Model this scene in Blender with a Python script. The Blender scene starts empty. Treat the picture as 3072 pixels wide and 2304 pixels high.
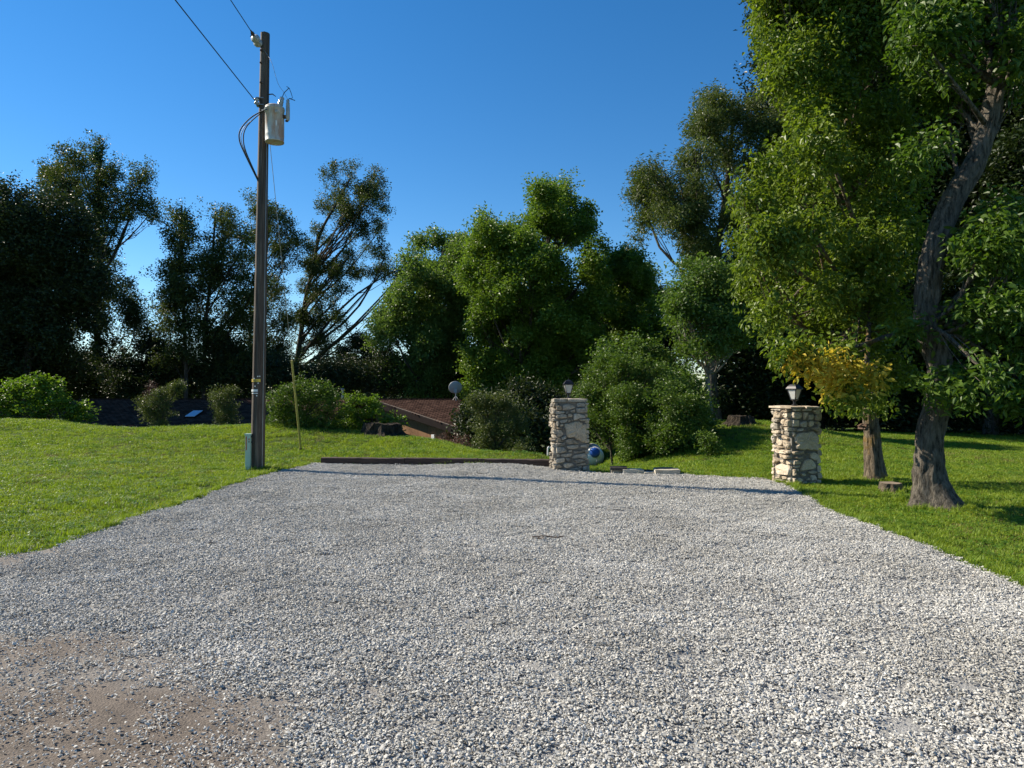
import bpy, bmesh, math, random
import numpy as np
from mathutils import Vector, Matrix

# ------------------------------------------------------------------ camera, sky, sun, exposure
scene = bpy.context.scene
COL = scene.collection
F, CX, HY, EYE = 692.0, 512.0, 390.0, 1.6      # focal length in pixels of a 1024 wide frame, horizon row, eye height

cam_d = bpy.data.cameras.new('camera')
cam_d.sensor_width = 36.0
cam_d.lens = F / 1024.0 * 36.0
cam_d.clip_start = 0.05
cam_d.clip_end = 8000.0
cam = bpy.data.objects.new('camera', cam_d)
cam.location = (0.0, 0.0, EYE)
cam.rotation_euler = (math.radians(90.0) + math.atan(6.0 / F), 0.0, 0.0)
COL.objects.link(cam)
scene.camera = cam

SUN_EL = math.radians(36.0)
SUN_H = Vector((-0.943, 0.333))                 # horizontal direction towards the sun
TO_SUN = Vector((SUN_H.x * math.cos(SUN_EL), SUN_H.y * math.cos(SUN_EL), math.sin(SUN_EL))).normalized()

world = bpy.data.worlds.new('World')
scene.world = world
world.use_nodes = True
wn = world.node_tree
wn.nodes.clear()
sky = wn.nodes.new('ShaderNodeTexSky')
sky.sky_type = 'NISHITA'
sky.sun_disc = False
sky.sun_elevation = SUN_EL
sky.sun_rotation = math.atan2(SUN_H.x, SUN_H.y)
sky.altitude = 300.0
sky.air_density = 1.0
sky.dust_density = 0.0
sky.ozone_density = 4.0
hsv = wn.nodes.new('ShaderNodeHueSaturation')
hsv.inputs['Saturation'].default_value = 1.28
bg = wn.nodes.new('ShaderNodeBackground')
bg.inputs['Strength'].default_value = 0.085
wo = wn.nodes.new('ShaderNodeOutputWorld')
wn.links.new(sky.outputs[0], hsv.inputs['Color'])
wn.links.new(hsv.outputs[0], bg.inputs['Color'])
wn.links.new(bg.outputs[0], wo.inputs['Surface'])

sun_d = bpy.data.lights.new('sun', 'SUN')
sun_d.energy = 5.0
sun_d.angle = math.radians(0.5)
sun_d.color = (1.0, 0.90, 0.74)
sun = bpy.data.objects.new('sun', sun_d)
sun.rotation_euler = (-TO_SUN).to_track_quat('-Z', 'Y').to_euler()
sun.location = (-20, 5, 30)
COL.objects.link(sun)

scene.view_settings.view_transform = 'Standard'
scene.view_settings.look = 'None'
scene.view_settings.exposure = 0.85
scene.view_settings.gamma = 1.0
scene.view_settings.use_curve_mapping = False
scene.render.engine = 'CYCLES'
scene.cycles.use_denoising = True
scene.cycles.max_bounces = 4
scene.cycles.diffuse_bounces = 2
scene.cycles.transmission_bounces = 2
scene.cycles.caustics_reflective = False
scene.cycles.caustics_refractive = False

# ------------------------------------------------------------------ helpers
R = np.random.default_rng(7)
rnd = random.Random(7)


def P(px, py, D):
    """a point D metres ahead that shows at this pixel of the 1024 x 768 frame"""
    return np.array([(px - CX) / F * D, D, EYE + (HY - py) / F * D])


def vnoise(x, y, seed=0):
    x = np.asarray(x, float); y = np.asarray(y, float)
    xi = np.floor(x).astype(np.int64); yi = np.floor(y).astype(np.int64)
    fx = x - xi; fy = y - yi
    fx = fx * fx * (3 - 2 * fx); fy = fy * fy * (3 - 2 * fy)

    def h(a, b):
        n = (a * 374761393 + b * 668265263 + seed * 1442695041) & 0xFFFFFFFF
        n = ((n ^ (n >> 13)) * 1274126177) & 0xFFFFFFFF
        n = n ^ (n >> 16)
        return (n & 0xFFFFFF) / float(0xFFFFFF)
    a = h(xi, yi) * (1 - fx) + h(xi + 1, yi) * fx
    b = h(xi, yi + 1) * (1 - fx) + h(xi + 1, yi + 1) * fx
    return a * (1 - fy) + b * fy


def fbm(x, y, seed=0, o=4):
    s = 0.0; a = 0.5; t = 0.0
    for i in range(o):
        s = s + a * vnoise(x * 2 ** i, y * 2 ** i, seed + i * 17); t += a; a *= 0.5
    return s / t


def sstep(a, b, x):
    t = np.clip((np.asarray(x, float) - a) / (b - a), 0, 1)
    return t * t * (3 - 2 * t)


# ---- materials
def new_mat(name):
    m = bpy.data.materials.new(name)
    m.use_nodes = True
    nt = m.node_tree
    b = nt.nodes['Principled BSDF']
    return m, nt, b


def ramp(nt, stops, fac=None, interp='LINEAR'):
    r = nt.nodes.new('ShaderNodeValToRGB')
    r.color_ramp.interpolation = interp
    el = r.color_ramp.elements
    while len(el) < len(stops):
        el.new(0.5)
    for e, (p, c) in zip(el, stops):
        e.position = p; e.color = (*c, 1)
    if fac is not None:
        nt.links.new(fac, r.inputs[0])
    return r.outputs[0]


def noise(nt, scale, detail=4, rough=0.55, coord='Object', stretch=None, vec=None):
    n = nt.nodes.new('ShaderNodeTexNoise')
    n.inputs['Scale'].default_value = scale
    n.inputs['Detail'].default_value = detail
    n.inputs['Roughness'].default_value = rough
    if vec is None:
        tc = nt.nodes.new('ShaderNodeTexCoord')
        vec = tc.outputs[coord]
    if stretch:
        mp = nt.nodes.new('ShaderNodeMapping')
        mp.inputs['Scale'].default_value = stretch
        nt.links.new(vec, mp.inputs['Vector'])
        vec = mp.outputs[0]
    nt.links.new(vec, n.inputs['Vector'])
    return n.outputs['Fac']


def geopos(nt):
    return nt.nodes.new('ShaderNodeNewGeometry').outputs['Position']


def mixc(nt, a, b, fac, mode='MIX'):
    m = nt.nodes.new('ShaderNodeMix')
    m.data_type = 'RGBA'; m.blend_type = mode
    for s, v in ((m.inputs[0], fac), (m.inputs[6], a), (m.inputs[7], b)):
        if isinstance(v, (int, float)):
            s.default_value = v
        elif isinstance(v, tuple):
            s.default_value = (*v, 1)
        else:
            nt.links.new(v, s)
    return m.outputs[2]


def math_n(nt, op, a, b=None):
    m = nt.nodes.new('ShaderNodeMath'); m.operation = op
    for s, v in ((m.inputs[0], a), (m.inputs[1], b)):
        if v is None:
            continue
        if isinstance(v, (int, float)):
            s.default_value = v
        else:
            nt.links.new(v, s)
    return m.outputs[0]


def bump(nt, b, height, strength=0.5, dist=0.02):
    bp = nt.nodes.new('ShaderNodeBump')
    bp.inputs['Strength'].default_value = strength
    bp.inputs['Distance'].default_value = dist
    nt.links.new(height, bp.inputs['Height'])
    nt.links.new(bp.outputs[0], b.inputs['Normal'])


def simple_mat(name, col, rough=0.6, metal=0.0, var=0.15, scale=6.0, bmp=0.0):
    m, nt, b = new_mat(name)
    n = noise(nt, scale, 5)
    dark = tuple(c * (1 - var) for c in col); light = tuple(min(1, c * (1 + var)) for c in col)
    nt.links.new(ramp(nt, [(0.3, dark), (0.7, light)], n), b.inputs['Base Color'])
    b.inputs['Roughness'].default_value = rough
    b.inputs['Metallic'].default_value = metal
    if bmp:
        bump(nt, b, noise(nt, scale * 6, 4), bmp, 0.01)
    return m


def attr(nt, name, kind='GEOMETRY'):
    a = nt.nodes.new('ShaderNodeAttribute')
    a.attribute_name = name
    a.attribute_type = kind
    return a.outputs['Fac']


def leaf_mat(name, ca, cb, trans=0.35, tint=(1.15, 1.2, 0.5), rough=0.45, patchy=False):
    m, nt, b = new_mat(name)
    rand = nt.nodes.new('ShaderNodeObjectInfo').outputs['Random']
    f = math_n(nt, 'ADD', math_n(nt, 'MULTIPLY', attr(nt, 'tone'), 0.6), math_n(nt, 'MULTIPLY', rand, 0.4))
    c = mixc(nt, ca, cb, f)
    if patchy:
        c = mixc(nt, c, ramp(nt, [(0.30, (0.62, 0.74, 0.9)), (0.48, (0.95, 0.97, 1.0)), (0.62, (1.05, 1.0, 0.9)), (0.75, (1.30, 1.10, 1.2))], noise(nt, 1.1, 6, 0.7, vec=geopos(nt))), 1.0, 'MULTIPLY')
    nt.links.new(c, b.inputs['Base Color'])
    b.inputs['Roughness'].default_value = rough
    b.inputs['Specular IOR Level'].default_value = 0.35
    t = nt.nodes.new('ShaderNodeBsdfTranslucent')
    nt.links.new(mixc(nt, c, tint, 1.0, 'MULTIPLY'), t.inputs['Color'])
    mx = nt.nodes.new('ShaderNodeMixShader')
    mx.inputs[0].default_value = trans
    nt.links.new(b.outputs[0], mx.inputs[1]); nt.links.new(t.outputs[0], mx.inputs[2])
    nt.links.new(mx.outputs[0], nt.nodes['Material Output'].inputs['Surface'])
    return m


# ---- objects
def tag(o, label=None, cat=None, group=None, kind=None):
    for k, v in (('label', label), ('category', cat), ('group', group), ('kind', kind)):
        if v:
            o[k] = v
    return o


def empty(name, loc, label, cat, group=None, rz=0.0):
    o = bpy.data.objects.new(name, None)
    o.empty_display_size = 0.2
    o.location = tuple(float(v) for v in loc)
    o.rotation_euler = (0, 0, rz)
    COL.objects.link(o)
    return tag(o, label, cat, group)


def link(name, me, mat=None, parent=None, loc=None):
    o = bpy.data.objects.new(name, me)
    if mat is not None:
        if len(me.materials) == 0:
            me.materials.append(mat)
    COL.objects.link(o)
    if parent is not None:
        o.parent = parent
    if loc is not None:
        o.location = tuple(float(v) for v in loc)
    return o


class MB:
    """collects vertices and faces for one mesh"""
    def __init__(self, off=(0, 0, 0)):
        self.v = []; self.f = []; self.n = 0; self.off = np.array(off, float); self.tone = []

    def add(self, verts, faces, tone=None):
        verts = np.asarray(verts, float).reshape(-1, 3) - self.off
        self.v.append(verts)
        self.f.extend([tuple(int(i) + self.n for i in fc) for fc in faces])
        self.n += len(verts)
        if tone is not None:
            self.tone.append(np.full(len(verts), tone, float))
        return self

    def box(self, c, s, M=None):
        c = np.asarray(c, float); h = np.asarray(s, float) / 2
        p = np.array([[x, y, z] for x in (-1, 1) for y in (-1, 1) for z in (-1, 1)]) * h
        if M is not None:
            p = p @ np.array(M).T
        fs = [(0, 1, 3, 2), (4, 6, 7, 5), (0, 4, 5, 1), (2, 3, 7, 6), (0, 2, 6, 4), (1, 5, 7, 3)]
        return self.add(p + c, fs)

    def hexa(self, p):
        """8 points: bottom ring 0-3 counter-clockwise, top ring 4-7"""
        fs = [(3, 2, 1, 0), (4, 5, 6, 7), (0, 1, 5, 4), (1, 2, 6, 5), (2, 3, 7, 6), (3, 0, 4, 7)]
        return self.add(p, fs)

    def tube(self, pts, rad, n=8, cap=True, ridge=None):
        pts = np.asarray(pts, float)
        rad = np.broadcast_to(np.asarray(rad, float), (len(pts),)) if np.ndim(rad) == 0 else np.asarray(rad, float)
        m = len(pts)
        tang = np.gradient(pts, axis=0) if m > 2 else np.repeat((pts[1] - pts[0])[None], m, 0)
        tang /= np.linalg.norm(tang, axis=1)[:, None] + 1e-9
        ref = np.array([0.0, 1.0, 0.0]) if abs(tang[0][1]) < 0.9 else np.array([1.0, 0, 0])
        u = np.cross(ref, tang[0]); u /= np.linalg.norm(u)
        vs = []
        ang = np.arange(n) * 2 * math.pi / n
        for i in range(m):
            u = u - tang[i] * np.dot(u, tang[i]); u /= np.linalg.norm(u) + 1e-9
            w = np.cross(tang[i], u)
            r = rad[i]
            rr = np.full(n, r) if ridge is None else r * ridge(i, ang)
            vs.append(pts[i] + np.cos(ang)[:, None] * u * rr[:, None] + np.sin(ang)[:, None] * w * rr[:, None])
        vs = np.concatenate(vs)
        fs = []
        for i in range(m - 1):
            a = i * n; b = a + n
            for k in range(n):
                k2 = (k + 1) % n
                fs.append((a + k, a + k2, b + k2, b + k))
        if cap:
            fs.append(tuple(range(n - 1, -1, -1)))
            fs.append(tuple(range((m - 1) * n, m * n)))
        return self.add(vs, fs)

    def lathe(self, c, prof, n=20, M=None):
        """profile of (radius, height) pairs turned about z"""
        c = np.asarray(c, float)
        ang = np.arange(n) * 2 * math.pi / n
        vs = []
        for r, h in prof:
            vs.append(np.stack([np.cos(ang) * r, np.sin(ang) * r, np.full(n, h)], 1))
        vs = np.concatenate(vs)
        if M is not None:
            vs = vs @ np.array(M).T
        fs = []
        for i in range(len(prof) - 1):
            a = i * n; b = a + n
            for k in range(n):
                k2 = (k + 1) % n
                fs.append((a + k, a + k2, b + k2, b + k))
        fs.append(tuple(range(n - 1, -1, -1)))
        fs.append(tuple(range((len(prof) - 1) * n, len(prof) * n)))
        return self.add(vs + c, fs)

    def mesh(self, name, smooth=False):
        me = bpy.data.meshes.new(name)
        v = np.concatenate(self.v) if self.v else np.zeros((0, 3))
        me.from_pydata(v.tolist(), [], self.f)
        if self.tone:
            t = np.concatenate(self.tone)
            a = me.attributes.new('tone', 'FLOAT', 'POINT')
            a.data.foreach_set('value', t.astype(np.float32))
        if smooth:
            me.polygons.foreach_set('use_smooth', [True] * len(me.polygons))
        me.update()
        return me

    def build(self, name, mat, parent=None, smooth=False):
        o = link(name, self.mesh(name, smooth), mat, parent)
        return o


def rotm(axis, deg):
    return np.array(Matrix.Rotation(math.radians(deg), 3, axis))


# ---- scatter: a point mesh whose vertices carry small pieces (geometry nodes)
def template_set(name, meshes, mat):
    c = bpy.data.collections.new(name)
    for i, me in enumerate(meshes):
        if len(me.materials) == 0:
            me.materials.append(mat)
        o = bpy.data.objects.new('%s_%02d' % (name, i), me)
        c.objects.link(o)
    ng = bpy.data.node_groups.new(name, 'GeometryNodeTree')
    ng.interface.new_socket('Geometry', in_out='INPUT', socket_type='NodeSocketGeometry')
    ng.interface.new_socket('Geometry', in_out='OUTPUT', socket_type='NodeSocketGeometry')
    N = ng.nodes
    gi = N.new('NodeGroupInput'); go = N.new('NodeGroupOutput')
    ci = N.new('GeometryNodeCollectionInfo')
    ci.inputs['Collection'].default_value = c
    ci.inputs['Separate Children'].default_value = True
    ci.inputs['Reset Children'].default_value = True
    ip = N.new('GeometryNodeInstanceOnPoints')
    ip.inputs['Pick Instance'].default_value = True
    L = ng.links

    def na(nm, ty):
        n = N.new('GeometryNodeInputNamedAttribute'); n.data_type = ty
        n.inputs['Name'].default_value = nm
        return n.outputs['Attribute']
    e2r = N.new('FunctionNodeEulerToRotation')
    L.new(na('rot', 'FLOAT_VECTOR'), e2r.inputs[0])
    L.new(gi.outputs[0], ip.inputs['Points'])
    L.new(ci.outputs[0], ip.inputs['Instance'])
    L.new(na('idx', 'INT'), ip.inputs['Instance Index'])
    L.new(e2r.outputs[0], ip.inputs['Rotation'])
    L.new(na('scl', 'FLOAT_VECTOR'), ip.inputs['Scale'])
    L.new(ip.outputs[0], go.inputs[0])
    return (ng, len(meshes))


def scatter(name, tset, pts, rot, scl, parent=None, off=(0, 0, 0), idx=None):
    pts = np.asarray(pts, float) - np.asarray(off, float)
    n = len(pts)
    me = bpy.data.meshes.new(name)
    me.vertices.add(n)
    me.vertices.foreach_set('co', pts.astype(np.float32).ravel())
    scl = np.asarray(scl, float)
    if scl.ndim == 1:
        scl = np.repeat(scl[:, None], 3, 1)
    if idx is None:
        idx = R.integers(0, tset[1], n)
    a = me.attributes.new('rot', 'FLOAT_VECTOR', 'POINT'); a.data.foreach_set('vector', np.asarray(rot, np.float32).ravel())
    a = me.attributes.new('scl', 'FLOAT_VECTOR', 'POINT'); a.data.foreach_set('vector', scl.astype(np.float32).ravel())
    a = me.attributes.new('idx', 'INT', 'POINT'); a.data.foreach_set('value', np.asarray(idx, np.int32))
    me.update()
    o = link(name, me, None, parent)
    md = o.modifiers.new('scatter', 'NODES')
    md.node_group = tset[0]
    o['kind'] = 'stuff'
    return o


# ------------------------------------------------------------------ terrain
ctrl = []
for x in (-4.5, -2, 0, 2, 4.4):
    for y in (-6, 0, 3, 6, 9, 12):
        ctrl.append((x, y, 0.0))
ctrl += [(-4, 14.8, 0), (-2, 14.6, 0), (0.5, 14.2, 0), (2.5, 13.2, -0.01), (4.4, 12.2, -0.02)]
for x in (-8, -12, -17, -25):
    ctrl += [(x, -6, 0), (x, 0, 0), (x, 6, 0.02), (x, 12, 0.07), (x, 18, 0.17)]
for x, z in ((-25, 0.5), (-19, 0.54), (-16.4, 0.54), (-14.6, 0.5), (-13, 0.24), (-10.4, 0.24), (-7.7, 0.27)):
    ctrl += [(x, 23, z), (x, 25.3, z - 0.9), (x, 28, -2.3), (x, 33, -2.8), (x, 42, -3.0)]
ctrl += [(-4, 18, 0.12), (-2.4, 20, 0.155), (-5.6, 22, 0.33), (-1.4, 19, 0.04), (0.9, 16.5, -0.03), (-2, 16.5, 0.06),
         (-4, 24.0, -0.8), (-2, 22.6, -0.9), (0.5, 19.3, -0.8), (-5.6, 24.6, -0.8), (-5, 28, -2.4), (-2, 28, -2.4), (0, 30, -2.4),
         (1.5, 16, -0.35), (1.5, 20, -1.0), (2.8, 24, -1.07), (2.5, 30, -1.8), (0, 42, -3), (5, 42, -2.5), (0.6, 24, -1.6),
         (3.5, 16, -0.15), (3.5, 20, -0.4), (3, 14.5, -0.10), (5, 20, 0.3), (5, 16, 0.12), (6.6, 20, 0.68), (6.6, 16, 0.25),
         (6.6, 23, 0.5), (9, 20, 0.35), (9, 16, 0.12), (9, 25, 0.12), (5, 26, 0.0), (12, 25, 0), (12, 19, 0.03), (15, 19, 0),
         (15, 12, 0), (7, 12, 0.03), (7, 8, 0.01), (10, 8, 0), (15, 5, 0), (7, 3, 0), (10, 0, 0), (20, 20, 0), (20, 30, -0.1),
         (12, 34, -0.5), (20, 5, 0), (28, 15, 0), (28, 30, 0), (28, 42, -1), (14, 42, -1.5), (15, -6, 0), (28, -6, 0)]
ctrl = np.array(ctrl)


def _U(r2):
    return np.where(r2 > 1e-12, 0.5 * r2 * np.log(np.maximum(r2, 1e-12)), 0.0)


_n = len(ctrl)
_K = _U(((ctrl[:, None, :2] - ctrl[None, :, :2]) ** 2).sum(-1)) + np.eye(_n) * 0.05
_Pm = np.concatenate([np.ones((_n, 1)), ctrl[:, :2]], 1)
_A = np.block([[_K, _Pm], [_Pm.T, np.zeros((3, 3))]])
_W = np.linalg.solve(_A, np.concatenate([ctrl[:, 2], np.zeros(3)]))


def terrain(x, y):
    x = np.asarray(x, float); y = np.asarray(y, float)
    sh = x.shape
    xf = np.clip(x.ravel(), -27, 30); yf = np.clip(y.ravel(), -6, 44)
    out = np.empty(len(xf))
    for i in range(0, len(xf), 40000):
        s = slice(i, i + 40000)
        r2 = (xf[s, None] - ctrl[None, :, 0]) ** 2 + (yf[s, None] - ctrl[None, :, 1]) ** 2
        out[s] = _U(r2) @ _W[:_n] + _W[_n] + _W[_n + 1] * xf[s] + _W[_n + 2] * yf[s]
    # far land settles to a level plain
    far = sstep(44, 90, y.ravel()) * 1.0
    out = out * (1 - far) + (-3.0) * far
    return out.reshape(sh)


def tz(x, y):
    return float(terrain(np.array([x]), np.array([y]))[0])


def gravel_left(y):
    return -4.62 + 0.20 * (fbm(y * 0.8, y * 0 + 3.1, 5) - 0.5) + 0.16 * (fbm(y * 4.0, y * 0 + 7.1, 8, 3) - 0.5) - 0.45 * sstep(7.6, 5.6, y) + 0.35 * sstep(13.2, 15.0, y)


def gravel_right(y):
    return 4.16 + 0.35 * sstep(8, 12, y) + 0.18 * (fbm(y * 0.8, y * 0 + 9.7, 6) - 0.5) + 0.14 * (fbm(y * 4.0, y * 0 + 2.7, 9, 3) - 0.5)


def gravel_far(x):
    # the timber edging, the left pillar, then the drive between the pillars
    a = 14.98 - 0.12 * (x + 4.1)
    b = 13.35 - 0.28 * (x - 1.9)
    t = sstep(0.75, 1.9, x)
    return a * (1 - t) + b * t


def in_gravel(x, y, m=0.0):
    return (x > gravel_left(y) - m) & (x < gravel_right(y) + m) & (y < gravel_far(x) + m)


def gravel_z(x, y):
    x = np.asarray(x, float); y = np.asarray(y, float)
    return 0.022 + 0.05 * (fbm(x * 0.55, y * 0.9, 31, 3) - 0.5) + 0.018 * (fbm(x * 2.5, y * 3.0, 41, 2) - 0.5)


def dirt_amount(x, y):
    """bare worn earth at the mouth of the drive, near the camera on the left"""
    n = fbm(x * 1.6 + 4, y * 1.6, 61, 4) - 0.5
    lim = 3.9 + 0.10 * (-x - 1.0)
    d = sstep(0.55, -0.35, y - lim + n * 1.5) * sstep(-0.3, -1.5, x + 0.25 * (y - 3.2) + n * 1.3)
    d2 = sstep(0.5, 0.0, x - gravel_left(y) - 0.25 + n * 0.6) * sstep(8.2, 6.2, y)
    return np.clip(np.maximum(d, d2 * 0.75), 0, 1)


# ground sheet to the horizon
def axis(lo, hi, step, far_lo, far_hi):
    a = np.arange(lo, hi + 1e-6, step)
    g = step
    right = []; x = hi
    while x < far_hi:
        g *= 1.35; x += g; right.append(x)
    left = []; x = lo; g = step
    while x > far_lo:
        g *= 1.35; x -= g; left.append(x)
    return np.array(left[::-1] + list(a) + right)


gx = axis(-28, 30, 0.35, -3000, 3000)
gy = axis(1.5, 45, 0.35, -400, 5000)
GX, GY = np.meshgrid(gx, gy)
GZ = terrain(GX, GY)
lawn = ~in_gravel(GX, GY, 0.3)
GZ = GZ + np.where(lawn, 0.035 * (fbm(GX * 0.9, GY * 0.9, 3, 3) - 0.5) * sstep(0, 0.01, 1.0), -0.03)
me = bpy.data.meshes.new('ground')
nx, ny = len(gx), len(gy)
vv = np.stack([GX.ravel(), GY.ravel(), GZ.ravel()], 1)
ii = np.arange(nx * ny).reshape(ny, nx)
ff = np.stack([ii[:-1, :-1].ravel(), ii[:-1, 1:].ravel(), ii[1:, 1:].ravel(), ii[1:, :-1].ravel()], 1)
me.from_pydata(vv.tolist(), [], ff.tolist())
me.polygons.foreach_set('use_smooth', [True] * len(me.polygons))

m_ground, nt, b = new_mat('lawn_soil')
pos = geopos(nt)
n1 = noise(nt, 0.9, 6, 0.6, vec=pos)
n2 = noise(nt, 14.0, 4, 0.6, vec=pos)
c1 = ramp(nt, [(0.30, (0.050, 0.085, 0.012)), (0.55, (0.080, 0.130, 0.014)), (0.78, (0.13, 0.15, 0.03))], n1)
c2 = ramp(nt, [(0.35, (0.45, 0.45, 0.4)), (0.7, (1.15, 1.1, 1.0))], n2)
nt.links.new(mixc(nt, c1, c2, 1.0, 'MULTIPLY'), b.inputs['Base Color'])
b.inputs['Roughness'].default_value = 0.95
b.inputs['Specular IOR Level'].default_value = 0.1
bump(nt, b, n2, 0.6, 0.04)
g = link('ground', me, m_ground)
g['kind'] = 'structure'

# gravel bed sheet
sx = np.arange(-5.6, 5.2, 0.09); sy = np.arange(1.2, 15.4, 0.09)
SX, SY = np.meshgrid(sx, sy)
lx = gravel_left(SY); rx = gravel_right(SY)
keep = in_gravel(SX, SY, 0.10)
SZ = terrain(SX, SY) + gravel_z(SX, SY) - 0.012
edge = np.minimum(np.minimum(SX - lx, rx - SX), gravel_far(SX) - SY)
SZ = SZ - 0.05 * sstep(0.02, -0.12, edge)
idm = -np.ones(SX.shape, int)
fmask = keep[:-1, :-1] & keep[1:, :-1] & keep[:-1, 1:] & keep[1:, 1:]
I = np.arange(SX.size).reshape(SX.shape)
ff = np.stack([I[:-1, :-1][fmask], I[:-1, 1:][fmask], I[1:, 1:][fmask], I[1:, :-1][fmask]], 1)
used = np.unique(ff); remap = -np.ones(SX.size, int); remap[used] = np.arange(len(used))
me = bpy.data.meshes.new('gravel_drive')
me.from_pydata(np.stack([SX.ravel(), SY.ravel(), SZ.ravel()], 1)[used].tolist(), [], remap[ff].tolist())
me.polygons.foreach_set('use_smooth', [True] * len(me.polygons))
a = me.attributes.new('dirt', 'FLOAT', 'POINT')
a.data.foreach_set('value', dirt_amount(SX.ravel()[used], SY.ravel()[used]).astype(np.float32))
m_bed, nt, b = new_mat('gravel_bed')
pos = geopos(nt)
n1 = noise(nt, 90, 3, 0.6, vec=pos); n2 = noise(nt, 6, 5, 0.6, vec=pos)
grit = ramp(nt, [(0.30, (0.14, 0.138, 0.13)), (0.5, (0.28, 0.275, 0.26)), (0.72, (0.45, 0.44, 0.41))], n1)
dirt = mixc(nt, ramp(nt, [(0.3, (0.105, 0.083, 0.064)), (0.7, (0.195, 0.158, 0.124))], n2),
            ramp(nt, [(0.35, (0.6, 0.6, 0.6)), (0.6, (1.1, 1.1, 1.1))], n1), 1.0, 'MULTIPLY')
nt.links.new(mixc(nt, grit, dirt, attr(nt, 'dirt')), b.inputs['Base Color'])
b.inputs['Roughness'].default_value = 0.9
bump(nt, b, n1, 0.8, 0.015)
o = link('gravel_drive', me, m_bed)
o['kind'] = 'structure'


# ------------------------------------------------------------------ gravel stones
def stone_hull(rng, size):
    pts = rng.normal(0, 1, (9, 3))
    pts /= np.linalg.norm(pts, axis=1)[:, None]
    pts *= np.array([1.0, rng.uniform(0.55, 0.85), rng.uniform(0.35, 0.6)]) * size * 0.5 * rng.uniform(0.85, 1.1, (9, 1))
    bm = bmesh.new()
    for p in pts:
        bm.verts.new(p)
    r = bmesh.ops.convex_hull(bm, input=bm.verts)
    bmesh.ops.delete(bm, geom=[v for v in bm.verts if not v.link_faces], context='VERTS')
    bm.verts.index_update()
    v = np.array([v.co[:] for v in bm.verts]); f = [[w.index for w in fc.verts] for fc in bm.faces]
    bm.free()
    return v, f


m_stone, nt, b = new_mat('crushed_limestone')
f = math_n(nt, 'ADD', math_n(nt, 'MULTIPLY', attr(nt, 'tone'), 0.85),
           math_n(nt, 'MULTIPLY', nt.nodes.new('ShaderNodeObjectInfo').outputs['Random'], 0.15))
c = ramp(nt, [(0.0, (0.30, 0.295, 0.275)), (0.3, (0.45, 0.44, 0.405)), (0.65, (0.57, 0.555, 0.51)), (0.9, (0.66, 0.64, 0.585)), (1.0, (0.54, 0.48, 0.39))], f)
c = mixc(nt, c, ramp(nt, [(0.35, (0.80, 0.79, 0.77)), (0.65, (1.06, 1.06, 1.06))], noise(nt, 0.9, 5, 0.6, vec=geopos(nt))), 1.0, 'MULTIPLY')
nt.links.new(mixc(nt, c, ramp(nt, [(0.3, (0.8, 0.8, 0.8)), (0.7, (1.08, 1.08, 1.08))], noise(nt, 60, 3)), 1.0, 'MULTIPLY'), b.inputs['Base Color'])
b.inputs['Roughness'].default_value = 0.8
b.inputs['Specular IOR Level'].default_value = 0.3


def stone_cluster(seed, n, rad, smin, smax):
    rng = np.random.default_rng(seed)
    mb = MB()
    for _ in range(n):
        size = rng.uniform(smin, smax) if rng.random() < 0.85 else rng.uniform(smax, smax * 1.35)
        v, f = stone_hull(rng, size)
        M = rotm('Z', rng.uniform(0, 360)) @ rotm('X', rng.normal(0, 15)) @ rotm('Y', rng.normal(0, 15))
        r = rad * math.sqrt(rng.random()); t = rng.uniform(0, 2 * math.pi)
        v = v @ M.T + np.array([r * math.cos(t), r * math.sin(t), rng.uniform(-0.002, 0.008)])
        mb.add(v, f, tone=float(np.clip(rng.beta(2, 2), 0, 0.97)) if rng.random() > 0.03 else 1.0)
    return mb.mesh('stone_cluster')


ts_gravel = template_set('gravel_cluster', [stone_cluster(100 + i, 30, 0.078, 0.012, 0.024) for i in range(12)], m_stone)
ts_pebble = template_set('pebble_cluster', [stone_cluster(200 + i, 9, 0.07, 0.006, 0.017) for i in range(6)], m_stone)
ts_single = template_set('gravel_single', [stone_cluster(300 + i, 1, 0.0, 0.020, 0.034) for i in range(10)], m_stone)


def sample_area(x0, x1, y0, y1, dens):
    n = int((x1 - x0) * (y1 - y0) * dens)
    return R.uniform(x0, x1, n), R.uniform(y0, y1, n)


def in_view(x, y, m=1.8):
    return np.abs(x) < y * (512 / F) * 1.03 + m


def scatter_stones(name, tset, x, y, smin, smax, dz=0.0, tilt=0.1):
    z = terrain(x, y) + gravel_z(x, y) + dz
    n = len(x)
    rot = np.stack([R.normal(0, tilt, n), R.normal(0, tilt, n), R.uniform(0, 6.283, n)], 1)
    o = scatter(name, tset, np.stack([x, y, z], 1), rot, R.uniform(smin, smax, n))
    return o


xs = []; ys = []
for (y0, y1, d) in ((1.7, 5, 320), (5, 9, 300), (9, 15.2, 230)):
    x, y = sample_area(-5.6, 5.0, y0, y1, d); xs.append(x); ys.append(y)
x = np.concatenate(xs); y = np.concatenate(ys)
k = in_gravel(x, y, -0.02) & in_view(x, y)
da = dirt_amount(x, y)
k &= R.random(len(x)) > sstep(0.15, 0.75, da)
x, y = x[k], y[k]
o = scatter_stones('gravel', ts_gravel, x, y, 0.85, 1.15)
tag(o, 'loose pale grey crushed limestone covering the wide drive', 'gravel')
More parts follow.
